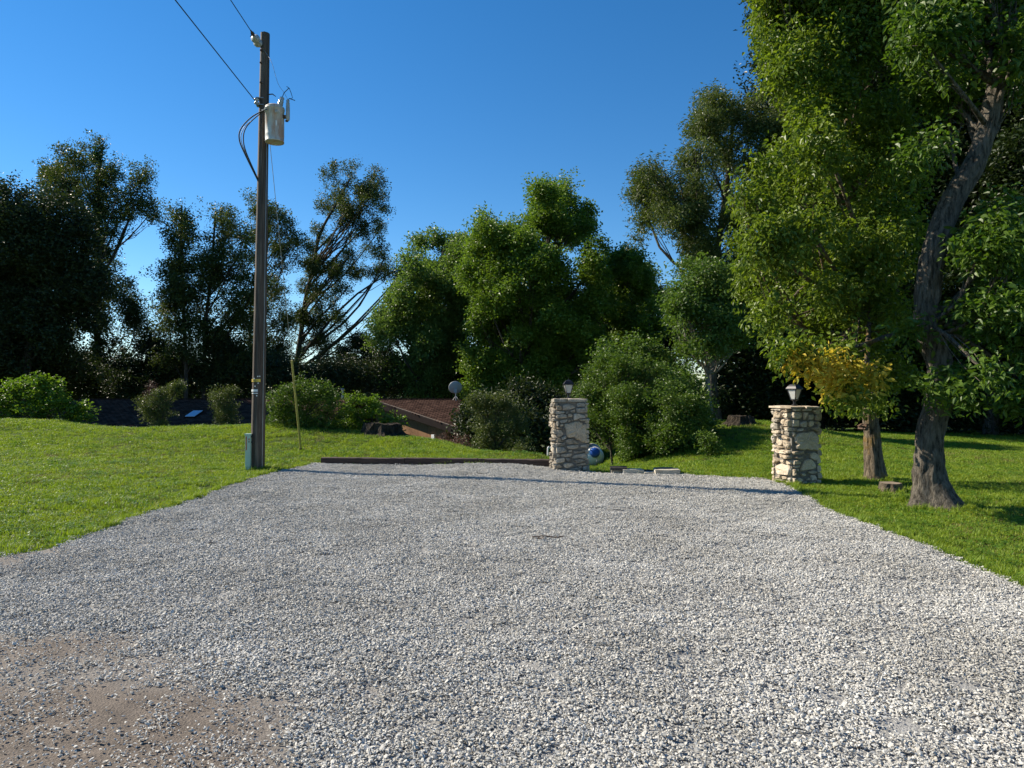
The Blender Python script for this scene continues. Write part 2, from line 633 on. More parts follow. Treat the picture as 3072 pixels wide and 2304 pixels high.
# thin stones and grit over the worn earth, and a fringe spilling into the grass
x, y = sample_area(-5.6, 0.6, 2.3, 9, 420)
da = dirt_amount(x, y)
k = in_gravel(x, y, 0.15) & in_view(x, y) & (da > 0.08) & (R.random(len(x)) < 0.4 + 0.6 * (1 - da))
x1, y1 = x[k], y[k]
xf, yf = sample_area(-5.2, 5.2, 3.5, 15.0, 60)
e = np.minimum(np.abs(xf - gravel_left(yf)), np.abs(xf - gravel_right(yf)))
kf = (e < 0.16) & (yf < gravel_far(xf)) & in_view(xf, yf)
o = scatter_stones('scattered_gravel', ts_single, np.concatenate([x1, xf[kf]]), np.concatenate([y1, yf[kf]]), 0.45, 1.05, 0.0, 0.3)
tag(o, 'sparse single stones over the worn earth and along the drive edges', 'gravel')
x, y = sample_area(-5.6, 0.6, 2.3, 9, 300)
da = dirt_amount(x, y)
k = in_gravel(x, y, 0.15) & in_view(x, y) & (da > 0.1) & (fbm(x * 3, y * 3, 77, 3) > 0.33)
o = scatter_stones('grit', ts_pebble, x[k], y[k], 0.7, 1.4, -0.006, 0.1)
tag(o, 'fine grit and pebbles pressed into the brown earth', 'grit')


# ------------------------------------------------------------------ grass
def grass_tuft(seed, n, rad, hmin, hmax, w, lean):
    rng = np.random.default_rng(seed)
    mb = MB()
    for _ in range(n):
        r = rad * math.sqrt(rng.random()); t = rng.uniform(0, 6.283)
        base = np.array([r * math.cos(t), r * math.sin(t), -0.01])
        h = rng.uniform(hmin, hmax)
        d = rng.uniform(0, 6.283); le = abs(rng.normal(0, lean)) * h
        dv = np.array([math.cos(d), math.sin(d), 0]); sv = np.array([-dv[1], dv[0], 0]) * w * rng.uniform(0.7, 1.2)
        mid = base + dv * le * 0.35 + np.array([0, 0, h * 0.6])
        tip = base + dv * le + np.array([0, 0, h * rng.uniform(0.85, 1.0)])
        mb.add([base - sv * 0.5, base + sv * 0.5, mid + sv * 0.45, mid - sv * 0.45, tip], [(0, 1, 2, 3), (3, 2, 4)], tone=rng.random())
    return mb.mesh('tuft')


def weed_tuft(seed):
    rng = np.random.default_rng(seed)
    mb = MB()
    for _ in range(14):
        r = 0.09 * math.sqrt(rng.random()); t = rng.uniform(0, 6.283)
        c = np.array([r * math.cos(t), r * math.sin(t), rng.uniform(0.02, 0.05)])
        d = rng.uniform(0, 6.283); l = rng.uniform(0.02, 0.04)
        dv = np.array([math.cos(d), math.sin(d), rng.uniform(-0.2, 0.5)]) * l
        sv = np.array([-math.sin(d), math.cos(d), 0]) * l * 0.42
        mb.add([c, c + dv * 0.5 + sv, c + dv, c + dv * 0.5 - sv], [(0, 1, 2, 3)], tone=rng.random())
    return mb.mesh('weed')


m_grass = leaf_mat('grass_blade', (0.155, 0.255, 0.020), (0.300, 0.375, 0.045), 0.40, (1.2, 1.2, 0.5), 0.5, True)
m_grass2 = leaf_mat('dry_grass', (0.16, 0.17, 0.04), (0.26, 0.22, 0.08), 0.3, (1.1, 1.05, 0.7), 0.6)
m_weed = leaf_mat('clover_leaf', (0.065, 0.15, 0.016), (0.120, 0.22, 0.025), 0.35, (1.1, 1.2, 0.5), 0.5)
ts_grass = template_set('grass_tuft', [grass_tuft(i, 34, 0.085, 0.03, 0.062, 0.0065, 0.55) for i in range(8)], m_grass)
ts_tall = template_set('tall_grass_tuft', [grass_tuft(40 + i, 26, 0.05, 0.07, 0.15, 0.006, 0.5) for i in range(5)], m_grass)
ts_dry = template_set('dry_grass_tuft', [grass_tuft(60 + i, 22, 0.09, 0.02, 0.05, 0.005, 0.8) for i in range(4)], m_grass2)
ts_weed = template_set('weed_tuft', [weed_tuft(80 + i) for i in range(5)], m_weed)

xs = []; ys = []; ss = []
for (x0, x1, y0, y1, d, s) in ((-9, -4, 4.5, 9, 240, 0.95), (4, 9, 3.8, 9, 260, 0.95), (-13, -4, 9, 14, 150, 1.1), (4, 12, 9, 14, 170, 1.05),
                               (-19, 1.4, 14, 20, 95, 1.3), (-20, 1, 20, 24.5, 70, 1.5), (1.2, 15, 12.4, 20, 100, 1.3), (2.5, 18, 20, 27, 60, 1.5)):
    x, y = sample_area(x0, x1, y0, y1, d)
    k = ~in_gravel(x, y, 0.0) & in_view(x, y, 2.2)
    # not where the bank falls away behind the crest
    xs.append(x[k]); ys.append(y[k]); ss.append(np.full(k.sum(), s))
x = np.concatenate(xs); y = np.concatenate(ys); s = np.concatenate(ss)
e = np.minimum(np.abs(x - gravel_left(y)), np.abs(x - gravel_right(y)))
thin = (x < 0) & (y < 8.2) & (x > gravel_left(y) - 0.9 * sstep(8.2, 5.5, y))
patch = fbm(x * 0.8, y * 0.8, 91, 4)
k = (R.random(len(x)) > np.where(thin, 0.8, 0.0)) & (R.random(len(x)) > sstep(0.30, 0.22, patch) * 0.7)
x, y, s, patch = x[k], y[k], s[k], patch[k]
z = terrain(x, y) + 0.035 * (fbm(x * 0.9, y * 0.9, 3, 3) - 0.5)
n = len(x)
hs = s * R.uniform(0.8, 1.2, n) * (0.45 + 1.1 * fbm(x * 1.7, y * 1.7, 95, 3))
scl = np.stack([s, s, hs], 1)
rot = np.stack([R.normal(0, 0.08, n), R.normal(0, 0.08, n), R.uniform(0, 6.283, n)], 1)
kind = R.random(n)
dryness = fbm(x * 0.5, y * 0.5, 99, 3)
isdry = kind < 0.06 + 0.30 * sstep(0.52, 0.68, dryness)
isweed = (kind > 0.90 - 0.18 * sstep(0.5, 0.7, fbm(x * 1.1, y * 1.1, 103, 3)))
pts = np.stack([x, y, z], 1)
kk = ~isdry & ~isweed
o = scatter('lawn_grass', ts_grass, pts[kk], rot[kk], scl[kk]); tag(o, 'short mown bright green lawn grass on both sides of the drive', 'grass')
o = scatter('dry_grass', ts_dry, pts[isdry], rot[isdry], scl[isdry]); tag(o, 'yellowed dry blades mixed through the lawn', 'grass')
o = scatter('lawn_weeds', ts_weed, pts[isweed], rot[isweed], scl[isweed]); tag(o, 'broad leaved weeds and clover in the lawn', 'weeds')
# longer unmown tufts along edges and round the feet of things
xe = []; ye = []
for fn, sg in ((gravel_left, -1), (gravel_right, 1)):
    yy = R.uniform(4.5, 14.8 if sg < 0 else 12.0, 420)
    xe.append(fn(yy) + sg * np.abs(R.normal(0.03, 0.07, len(yy)))); ye.append(yy)
for (cx, cy, r0, nn) in ((-5.11, 13.9, 0.20, 60), (5.0, 12.4, 0.45, 70), (6.2, 11.8, 0.26, 50), (5.75, 9.5, 0.45, 90), (5.90, 10.8, 0.2, 40), (-5.24, 17.2, 0.08, 20), (-9.2, 23, 0.5, 60), (-12.1, 23, 0.5, 60)):
    t = R.uniform(0, 6.283, nn); q = r0 + np.abs(R.normal(0, 0.07, nn)); xe.append(cx + q * np.cos(t)); ye.append(cy + q * np.sin(t))
xe = np.concatenate(xe); ye = np.concatenate(ye)
k = ~in_gravel(xe, ye, -0.05) & (R.random(len(xe)) > np.where((xe < 0) & (ye < 7.5), 0.75, 0.25))
xe, ye = xe[k], ye[k]; n = len(xe)
o = scatter('tall_grass', ts_tall, np.stack([xe, ye, terrain(xe, ye)], 1), np.stack([R.normal(0, 0.15, n), R.normal(0, 0.15, n), R.uniform(0, 6.283, n)], 1), R.uniform(0.5, 1.0, n))
tag(o, 'longer unmown grass tufts along edges and around bases', 'grass')


# ------------------------------------------------------------------ shared materials for built things
m_pole, nt, b = new_mat('weathered_pole_wood')
w1 = noise(nt, 3.0, 8, 0.7, stretch=(7, 7, 0.35)); w2 = noise(nt, 1.1, 4, 0.6, stretch=(2, 2, 0.5))
c = ramp(nt, [(0.28, (0.024, 0.018, 0.015)), (0.48, (0.085, 0.066, 0.053)), (0.62, (0.155, 0.125, 0.102)), (0.8, (0.25, 0.22, 0.185))], w1)
c = mixc(nt, c, ramp(nt, [(0.3, (0.6, 0.52, 0.46)), (0.65, (1.05, 1.03, 1.0))], w2), 1.0, 'MULTIPLY')
nt.links.new(c, b.inputs['Base Color']); b.inputs['Roughness'].default_value = 0.85
bump(nt, b, w1, 0.8, 0.02)

m_tank_paint, nt, b = new_mat('aged_grey_paint_rusty')
n1 = noise(nt, 2.4, 6, 0.65, stretch=(3.5, 3.5, 0.7)); n2 = noise(nt, 9, 4)
c = mixc(nt, ramp(nt, [(0.3, (0.46, 0.45, 0.42)), (0.7, (0.60, 0.59, 0.56))], n2), (0.42, 0.20, 0.10),
         ramp(nt, [(0.47, (0, 0, 0)), (0.62, (0.8, 0.8, 0.8))], n1))
nt.links.new(c, b.inputs['Base Color']); b.inputs['Roughness'].default_value = 0.5

m_porcelain = simple_mat('grey_porcelain', (0.42, 0.42, 0.40), 0.25)
m_black = simple_mat('black_rubber', (0.018, 0.018, 0.019), 0.55)
m_steel = simple_mat('galvanised_steel', (0.36, 0.36, 0.36), 0.45, 0.7)
m_rust = simple_mat('rusty_iron', (0.10, 0.06, 0.04), 0.8, 0.2)
m_yellow = simple_mat('faded_yellow_plastic', (0.40, 0.34, 0.09), 0.6, 0, 0.2, 3)
m_pedestal = simple_mat('pale_green_plastic', (0.42, 0.56, 0.46), 0.45, 0, 0.06, 4)
m_orange = simple_mat('orange_sticker', (0.42, 0.12, 0.05), 0.5, 0, 0.2, 30)
m_tagyellow = simple_mat('yellow_tag', (0.75, 0.52, 0.06), 0.5, 0, 0.1, 20)
m_tagwhite = simple_mat('white_tag', (0.72, 0.72, 0.70), 0.5, 0, 0.1, 20)
m_ink = simple_mat('black_ink', (0.02, 0.02, 0.02), 0.6)
m_lantern = simple_mat('black_lantern_metal', (0.022, 0.020, 0.022), 0.38, 0.3, 0.3, 10)
m_tie, nt, b = new_mat('creosote_timber')
w1 = noise(nt, 4, 7, 0.7, stretch=(0.6, 7, 7))
nt.links.new(ramp(nt, [(0.3, (0.022, 0.015, 0.012)), (0.6, (0.075, 0.048, 0.036)), (0.8, (0.15, 0.105, 0.08))], w1), b.inputs['Base Color'])
b.inputs['Roughness'].default_value = 0.9
bump(nt, b, w1, 0.9, 0.02)

m_glass, nt, b = new_mat('seeded_lantern_glass')
b.inputs['Base Color'].default_value = (0.80, 0.81, 0.78, 1)
b.inputs['Roughness'].default_value = 0.35
b.inputs['Alpha'].default_value = 1.0
t = nt.nodes.new('ShaderNodeBsdfTranslucent'); t.inputs['Color'].default_value = (0.85, 0.86, 0.82, 1)
mx = nt.nodes.new('ShaderNodeMixShader'); mx.inputs[0].default_value = 0.5
nt.links.new(b.outputs[0], mx.inputs[1]); nt.links.new(t.outputs[0], mx.inputs[2])
nt.links.new(mx.outputs[0], nt.nodes['Material Output'].inputs['Surface'])


def limestone(name, dark, mid, light, rnd_amt=0.35):
    m, nt, b = new_mat(name)
    oi = nt.nodes.new('ShaderNodeObjectInfo').outputs['Random']
    pos = geopos(nt)
    n1 = noise(nt, 7, 7, 0.62, vec=pos); n2 = noise(nt, 45, 4, 0.6, vec=pos)
    f = math_n(nt, 'ADD', math_n(nt, 'MULTIPLY', n1, 1 - rnd_amt), math_n(nt, 'MULTIPLY', oi, rnd_amt))
    c = ramp(nt, [(0.28, dark), (0.5, mid), (0.72, light)], f)
    c = mixc(nt, c, ramp(nt, [(0.3, (0.72, 0.72, 0.72)), (0.65, (1.08, 1.07, 1.05))], n2), 1.0, 'MULTIPLY')
    nt.links.new(c, b.inputs['Base Color'])
    b.inputs['Roughness'].default_value = 0.9
    b.inputs['Specular IOR Level'].default_value = 0.2
    bump(nt, b, math_n(nt, 'ADD', n1, math_n(nt, 'MULTIPLY', n2, 0.5)), 0.7, 0.02)
    return m


m_lime = limestone('field_limestone', (0.19, 0.165, 0.13), (0.36, 0.32, 0.26), (0.52, 0.47, 0.39))
m_lime2 = limestone('buff_limestone', (0.30, 0.235, 0.165), (0.47, 0.39, 0.285), (0.60, 0.51, 0.39))
m_mortar = limestone('grey_mortar', (0.13, 0.12, 0.105), (0.19, 0.175, 0.152), (0.25, 0.23, 0.20), 0.1)
m_block = limestone('cut_limestone_block', (0.30, 0.26, 0.20), (0.47, 0.42, 0.33), (0.60, 0.55, 0.45))
m_slab = limestone('dark_flat_slab', (0.035, 0.03, 0.027), (0.07, 0.062, 0.055), (0.12, 0.105, 0.095))

# ------------------------------------------------------------------ utility pole
PX0, PY0 = -5.11, 13.9
pz0 = tz(PX0, PY0)
PTOP = np.array([-4.98, 13.9, 8.79])
PBASE = np.array([PX0, PY0, pz0 - 0.3])


def pole_at(z):
    t = (z - pz0) / (PTOP[2] - pz0)
    p = np.array([PX0, PY0, pz0]) * (1 - t) + PTOP * t
    return p, 0.136 * (1 - t) + 0.089 * t


pole = empty('utility_pole', (PX0, PY0, pz0), 'tall weathered wooden utility pole at the left edge of the gravel', 'utility pole')
off = (PX0, PY0, pz0)
mb = MB(off)
zz = np.linspace(pz0 - 0.3, PTOP[2], 110)
pp = np.array([pole_at(z)[0] for z in zz]); rr = np.array([pole_at(z)[1] for z in zz])
NP = 40
rid = R.normal(0, 1, (NP,)); deep = (R.random(NP) < 0.16)


def pole_ridge(i, ang):
    z = zz[i]
    k = vnoise(np.arange(NP) * 0.7, np.full(NP, z * 0.5), 11)
    crack = np.where(deep & (vnoise(np.arange(NP) * 1.3, np.full(NP, z * 0.35), 17) > 0.42), -0.07, 0.0)
    return 1.0 + 0.022 * rid * (0.4 + k) + crack + 0.015 * (vnoise(np.array([z * 1.3]), np.array([2.0]), 3)[0] - 0.5)


mb.tube(pp, rr, NP, True, pole_ridge)
mb.build('shaft', m_pole, pole)


def pole_surf(z, ang, out=0.0):
    """point on the pole's face; angle 0 faces the camera, negative to the left"""
    p, r = pole_at(z)
    a = math.radians(ang)
    return p + np.array([math.sin(a), -math.cos(a), 0]) * (r + out)


def pole_patch(name, z, h, a0, a1, mat, out=0.006, th=0.003):
    m = MB(off)
    n = 12
    vs = []
    for oo in (out, out + th):
        for zz_ in (z - h / 2, z + h / 2):
            for i in range(n + 1):
                vs.append(pole_surf(zz_, a0 + (a1 - a0) * i / n, oo))
    k = n + 1
    fs = []
    for i in range(n):
        fs += [(2 * k + i, 2 * k + i + 1, 3 * k + i + 1, 3 * k + i), (i, k + i, k + i + 1, i + 1),
               (k + i, 3 * k + i, 3 * k + i + 1, k + i + 1), (i, i + 1, 2 * k + i + 1, 2 * k + i)]
    fs += [(0, 2 * k, 3 * k, k), (n, k + n, 3 * k + n, 2 * k + n)]
    m.add(vs, fs)
    return m.build(name, mat, pole)


def text_mesh(txt, size):
    cu = bpy.data.curves.new('digits', 'FONT'); cu.body = txt; cu.size = size; cu.align_x = 'LEFT'
    ob = bpy.data.objects.new('digits', cu); COL.objects.link(ob)
    dg = bpy.context.evaluated_depsgraph_get(); dg.update()
    me = bpy.data.meshes.new_from_object(ob.evaluated_get(dg))
    bpy.data.objects.remove(ob)
    return me


tg = pole_patch('number_tag', 1.79, 0.055, -82, 32, m_tagyellow)
tg['label'] = 'yellow number tag'
me = text_mesh('17881', 0.058)
co = np.array([v.co[:] for v in me.vertices]); w = co[:, 0].max()
newco = [pole_surf(1.79 - 0.020 + c_[1], -62 + (c_[0] / w) * 68, 0.0112) - np.array(off) for c_ in co]
for v, c_ in zip(me.vertices, newco):
    v.co = c_
link('tag_number', me, m_ink, tg)
t2 = pole_patch('white_tag', 1.59, 0.045, -82, 12, m_tagwhite)
pole_patch('label_strip', 1.535, 0.016, -50, 14, m_tagwhite)
for z, a in ((1.87, 10), (1.872, 26), (1.827, -22), (1.737, 14), (1.675, -12), (1.487, 4)):
    p = pole_surf(z, a, 0.004); mm = MB(off)
    M = rotm('Z', a) @ rotm('X', 90)
    mm.lathe(p, [(0.013, -0.003), (0.013, 0.004), (0.006, 0.006)], 10, M); mm.build('washer', m_tagwhite, pole)
# dead end insulator reaching towards the wire
ins0 = pole_surf(8.52, -55, 0.02); wdir = np.array([0.045, -0.985, 0.06]); wdir /= np.linalg.norm(wdir)
q = Vector(wdir).to_track_quat('Z', 'Y').to_matrix()
mm = MB(off)
mm.lathe(ins0 + wdir * 0.02, [(0.02, -0.06), (0.022, 0.02), (0.085, 0.05), (0.088, 0.075), (0.04, 0.11), (0.035, 0.17), (0.085, 0.20), (0.088, 0.225), (0.04, 0.26), (0.028, 0.30), (0.02, 0.34)], 20, np.array(q))
mm.build('strain_insulator', m_porcelain, pole, True)
mm = MB(off)
cl0 = ins0 + wdir * 0.36
mm.tube([cl0, cl0 + wdir * 0.16], [0.022, 0.014], 8)
mm.tube([cl0 + wdir * 0.06, cl0 + wdir * 0.12 + np.array([-0.02, 0, -0.10])], [0.012, 0.008], 6)
mm.box(cl0 + wdir * 0.05, (0.05, 0.08, 0.05))
mm.build('wire_clamp', m_rust, pole)
# spool bracket for the lower wire
sp = pole_surf(7.38, -50, 0.05)
mm = MB(off)
mm.lathe(sp, [(0.018, -0.06), (0.05, -0.05), (0.05, -0.03), (0.03, -0.01), (0.03, 0.01), (0.05, 0.03), (0.05, 0.05), (0.018, 0.06)], 14)
mm.build('spool_insulator', m_porcelain, pole, True)
mm = MB(off)
pc, _r = pole_at(7.38)
for dz in (-0.068, 0.068):
    mm = MB(off); mm.box((sp + pc) / 2 + np.array([0, 0, dz]), (0.15, 0.15, 0.012), rotm('Z', 10)); mm.build('spool_bracket', m_steel, pole)
for z, a in ((8.40, -20), (8.15, -20), (7.75, -15)):
    p = pole_surf(z, a, -0.01); mm = MB(off); mm.lathe(p, [(0.02, 0), (0.02, 0.05), (0.008, 0.06)], 8, rotm('Z', a) @ rotm('X', 90)); mm.build('bolt', m_rust, pole)
mm = MB(off); p = pole_surf(7.55, 80, -0.02)
mm.tube([p, p + np.array([0.10, 0, 0.01]), p + np.array([0.17, 0, -0.04])], [0.014, 0.012, 0.006], 6); mm.build('step_hook', m_rust, pole)
mm = MB(off)
gw = [pole_surf(z, 58, 0.008) for z in np.linspace(pz0, 7.2, 30)]
mm.tube(gw, 0.006, 5); mm.build('ground_wire', m_steel, pole)

# ---- transformer can hung on the pole
TC = np.array([-4.72, 13.72, 6.52])
tr = empty('transformer', (TC[0], TC[1], TC[2]), 'grey rust streaked transformer can hung near the top of the pole', 'transformer')
mm = MB(TC)
mm.lathe(TC, [(0.155, 0.012), (0.172, 0.0), (0.180, 0.0), (0.182, 0.02), (0.178, 0.03), (0.180, 0.12), (0.183, 0.14), (0.180, 0.16), (0.184, 0.64), (0.192, 0.645), (0.192, 0.67), (0.184, 0.68)], 32)
mm.build('can', m_tank_paint, tr, True)
mm = MB(TC)
mm.lathe(TC + [0, 0, 0.68], [(0.186, 0.0), (0.186, 0.015), (0.15, 0.045), (0.04, 0.06)], 32)
mm.build('lid', m_tank_paint, tr, True)
mm = MB(TC)
bd = np.array([0.30, -0.05, 0.95]); q = np.array(Vector(bd).to_track_quat('Z', 'Y').to_matrix())
b0 = TC + np.array([0.10, -0.02, 0.70])
mm.lathe(b0, [(0.05, 0), (0.05, 0.04), (0.06, 0.05), (0.045, 0.065), (0.058, 0.085), (0.043, 0.10), (0.056, 0.12), (0.04, 0.135), (0.045, 0.19), (0.02, 0.21)], 18, q)
mm.build('bushing', m_porcelain, tr, True)
b1 = b0 + q @ np.array([0, 0, 0.21])
a0 = TC + np.array([0.27, -0.03, 0.43])
mm = MB(TC)
mm.lathe(a0, [(0.03, 0), (0.034, 0.02), (0.04, 0.03), (0.04, 0.25), (0.03, 0.26), (0.043, 0.275), (0.03, 0.29), (0.042, 0.305), (0.03, 0.32), (0.040, 0.335), (0.028, 0.35), (0.034, 0.40), (0.012, 0.42)], 16)
mm.build('lightning_arrester', m_porcelain, tr, True)
mm = MB(TC)
mm.box(TC + np.array([0.21, -0.03, 0.50]), (0.10, 0.05, 0.06)); mm.box(TC + np.array([0.25, -0.03, 0.42]), (0.05, 0.04, 0.03))
mm.build('arrester_bracket', m_rust, tr)
mm = MB(TC)
wtip = TC + np.array([0.30, -0.05, 1.07])
mm.tube([b1, b1 + [0.03, 0, 0.08], wtip - [0.05, 0, 0.05], wtip], 0.008, 6)
mm.tube([wtip, wtip + [0.04, 0, -0.10], wtip + [0.07, 0, -0.20], a0 + [0.0, 0, 0.42]], 0.006, 6)
mm.tube([wtip + [-0.05, 0, 0.03], wtip + [0.01, 0, -0.01]], 0.006, 5)
mm.tube([wtip + [0.0, 0, -0.21], wtip + [0.12, 0, -0.25]], 0.008, 5)
mm.build('jumper_lead', m_black, tr)
for (a, z, s) in ((-62, 0.60, 0.022), (-38, 0.585, 0.02), (30, 0.55, 0.03)):
    an = math.radians(a); nn_ = np.array([math.sin(an), -math.cos(an), 0]); p = TC + nn_ * 0.178 + [0, 0, z]
    mm = MB(TC); q = np.array(Vector(nn_).to_track_quat('Z', 'Y').to_matrix())
    mm.lathe(p, [(s, 0), (s * 1.1, 0.02), (s * 0.7, 0.03), (s * 0.7, 0.06), (0.008, 0.065)], 12, q); mm.build('terminal', m_porcelain, tr)
mm = MB(TC); an = math.radians(28); nn_ = np.array([math.sin(an), -math.cos(an), 0])
mm.box(TC + nn_ * 0.186 + [0, 0, 0.33], (0.028, 0.012, 0.10), rotm('Z', 28)); mm.build('sight_plate', m_tagwhite, tr)
mm = MB(TC)
for z in (0.15, 0.56):
    mm = MB(TC); pc, r_ = pole_at(TC[2] + z); mm.box((TC + [0, 0, z] + pc) / 2, (0.22, 0.10, 0.05), rotm('Z', -35)); mm.build('mounting_bracket', m_steel, tr)

# ---- wires
def bez(pts, n=24):
    pts = np.array(pts, float)
    t = np.linspace(0, len(pts) - 1, n)
    out = []
    for tt in t:
        i = min(int(tt), len(pts) - 2); f_ = tt - i
        p0 = pts[max(i - 1, 0)]; p1 = pts[i]; p2 = pts[i + 1]; p3 = pts[min(i + 2, len(pts) - 1)]
        out.append(0.5 * ((2 * p1) + (-p0 + p2) * f_ + (2 * p0 - 5 * p1 + 4 * p2 - p3) * f_ ** 2 + (-p0 + 3 * p1 - 3 * p2 + p3) * f_ ** 3))
    return np.array(out)


def wire(name, pts, r, mat, label, cat, n=30, sides=6):
    pts = bez(pts, n)
    m_ = MB(pts[0])
    m_.tube(pts, r, sides)
    o_ = m_.build(name, mat, None, True)
    o_.location = tuple(pts[0])
    return tag(o_, label, cat)


def span(p0, p1, sag):
    return [p0 * (1 - t) + p1 * t - np.array([0, 0, sag * 4 * t * (1 - t)]) for t in np.linspace(0, 1, 9)]


wire('overhead_wire', span(cl0 + wdir * 0.1, np.array([-3.3, -34.0, 9.4]), 0.25), 0.008, m_black, 'thin wire running overhead from the strain insulator at the pole top', 'wire')
wire('overhead_wire', span(sp + np.array([-0.02, -0.04, 0]), np.array([-3.0, -34.0, 8.0]), 0.25), 0.009, m_black, 'lower overhead wire tied to the spool bracket beside the transformer', 'wire')
lab = ('thick black cable looping out from the transformer, outermost of the loops', 'black cable of the inner loop beside the pole', 'grey middle cable of the loops beside the pole')
loops = [[(267, 108), (251, 116), (240, 128), (238.5, 139), (244, 153), (256, 177)],
         [(266, 109), (254, 117), (245, 127), (242.5, 138), (245.5, 152), (256.5, 176)],
         [(266, 110), (253, 118), (243, 127), (240, 138), (245, 153), (256.8, 178)]]
for li, (lp, mt, rr_) in enumerate(zip(loops, (m_black, m_black, m_steel), (0.014, 0.012, 0.008))):
    pts = [P(a_, b_, 13.60 + 0.03 * li) for a_, b_ in lp]
    pts[0] = TC + np.array([-0.10, -0.17, 0.60]); pts[-1] = pole_surf(pts[-1][2], -40, -0.01)
    wire('service_cable', pts, rr_, mt, lab[li], 'cable')
wire('jumper_wire', [ins0, pole_surf(8.35, 30, 0.03), P(271, 62, 13.7), P(277, 82, 13.7), P(283.5, 92, 13.7), a0 + np.array([0, 0, 0.41])], 0.004, m_steel, 'fine bare wire from the pole top down to the arrester', 'wire', 40, 5)

# ---- guy wire with yellow guard
G0 = np.array([-5.24, 17.2, tz(-5.24, 17.2)])
G1 = pole_at(7.45)[0] + np.array([0.0, 0.10, 0])
gy_ = empty('guy_wire', G0, 'steel guy wire with a yellow plastic guard staked behind the pole', 'guy wire')
gd = (G1 - G0) / np.linalg.norm(G1 - G0)
mm = MB(G0); mm.tube([G0 - gd * 0.2, G1], 0.006, 6); mm.build('cable', m_steel, gy_)
mm = MB(G0); mm.tube([G0 + gd * 0.0, G0 + gd * 1.2, G0 + gd * 2.42], [0.028, 0.026, 0.025], 12); mm.build('guard', m_yellow, gy_)
mm = MB(G0); mm.tube([G0 - gd * 0.3, G0 + gd * 0.10], 0.035, 8); mm.build('anchor_rod', m_rust, gy_)

# ---- telecom pedestal
pb = P(248.6, 470, 13.75); pb[2] = tz(pb[0], pb[1]) - 0.02
pd = empty('cable_pedestal', pb, 'narrow pale green cable pedestal standing close beside the pole', 'pedestal', rz=math.radians(6))
bm = bmesh.new()
bmesh.ops.create_cube(bm, size=1.0, matrix=Matrix.Translation((0, 0, 0.36)) @ Matrix.Diagonal((0.105, 0.11, 0.74, 1)))
bmesh.ops.bevel(bm, geom=bm.edges[:] , offset=0.012, segments=2, affect='EDGES')
me = bpy.data.meshes.new('housing'); bm.to_mesh(me); bm.free(); link('housing', me, m_pedestal, pd)
mm = MB(); mm.box((0, 0.004, 0.735), (0.122, 0.128, 0.03)); mm.build('cap', m_pedestal, pd)
mm = MB(); mm.box((-0.026, -0.0575, 0.56), (0.022, 0.003, 0.27)); mm.build('sticker', m_orange, pd)
mm = MB(); mm.box((0.026, -0.0575, 0.64), (0.022, 0.003, 0.035)); mm.build('sticker', m_orange, pd)
mm = MB(); mm.box((0.026, -0.0575, 0.59), (0.020, 0.003, 0.03)); mm.build('sticker', m_rust, pd)
mm = MB(); mm.box((0.072, 0.0, 0.58), (0.04, 0.03, 0.025)); mm.build('bracket', m_black, pd); mm = MB(); mm.box((0.072, 0.0, 0.69), (0.04, 0.03, 0.04)); mm.build('bracket', m_black, pd)

# ------------------------------------------------------------------ timber edging
tie_pts = [np.array([-4.12, 15.02]), np.array([-2.28, 14.82]), np.array([-0.72, 14.63]), np.array([0.84, 14.44])]
tl = ('dark timber edging beam at the far left end of the gravel', 'middle dark timber beam edging the gravel', 'dark timber edging beam that ends against the left stone pillar')
for i in range(3):
    a_, b_ = tie_pts[i], tie_pts[i + 1]
    d = (b_ - a_); L_ = np.linalg.norm(d); ang = math.atan2(d[1], d[0])
    c_ = (a_ + b_) / 2
    bm = bmesh.new()
    bmesh.ops.create_cube(bm, size=1.0, matrix=Matrix.Diagonal((L_ - 0.012, 0.17, 0.20, 1)))
    bmesh.ops.subdivide_edges(bm, edges=[e_ for e_ in bm.edges if abs(e_.verts[0].co.x - e_.verts[1].co.x) > 0.5], cuts=14)
    bmesh.ops.bevel(bm, geom=[e_ for e_ in bm.edges if abs(e_.verts[0].co.x - e_.verts[1].co.x) > 0.01 and len(e_.link_faces) == 2 and e_.calc_face_angle(0) > 1], offset=0.012, segments=1, affect='EDGES')
    for v in bm.verts:
        v.co.z += rnd.uniform(-0.006, 0.006); v.co.y += rnd.uniform(-0.006, 0.006)
    me = bpy.data.meshes.new('timber_edging'); bm.to_mesh(me); bm.free()
    o = link('timber_edging', me, m_tie, None, (c_[0], c_[1], tz(c_[0], c_[1]) + 0.035 + 0.012 * (i == 0)))
    o.rotation_euler = (0, 0, ang)
    tag(o, tl[i], 'timber', 'timbers edging the gravel')


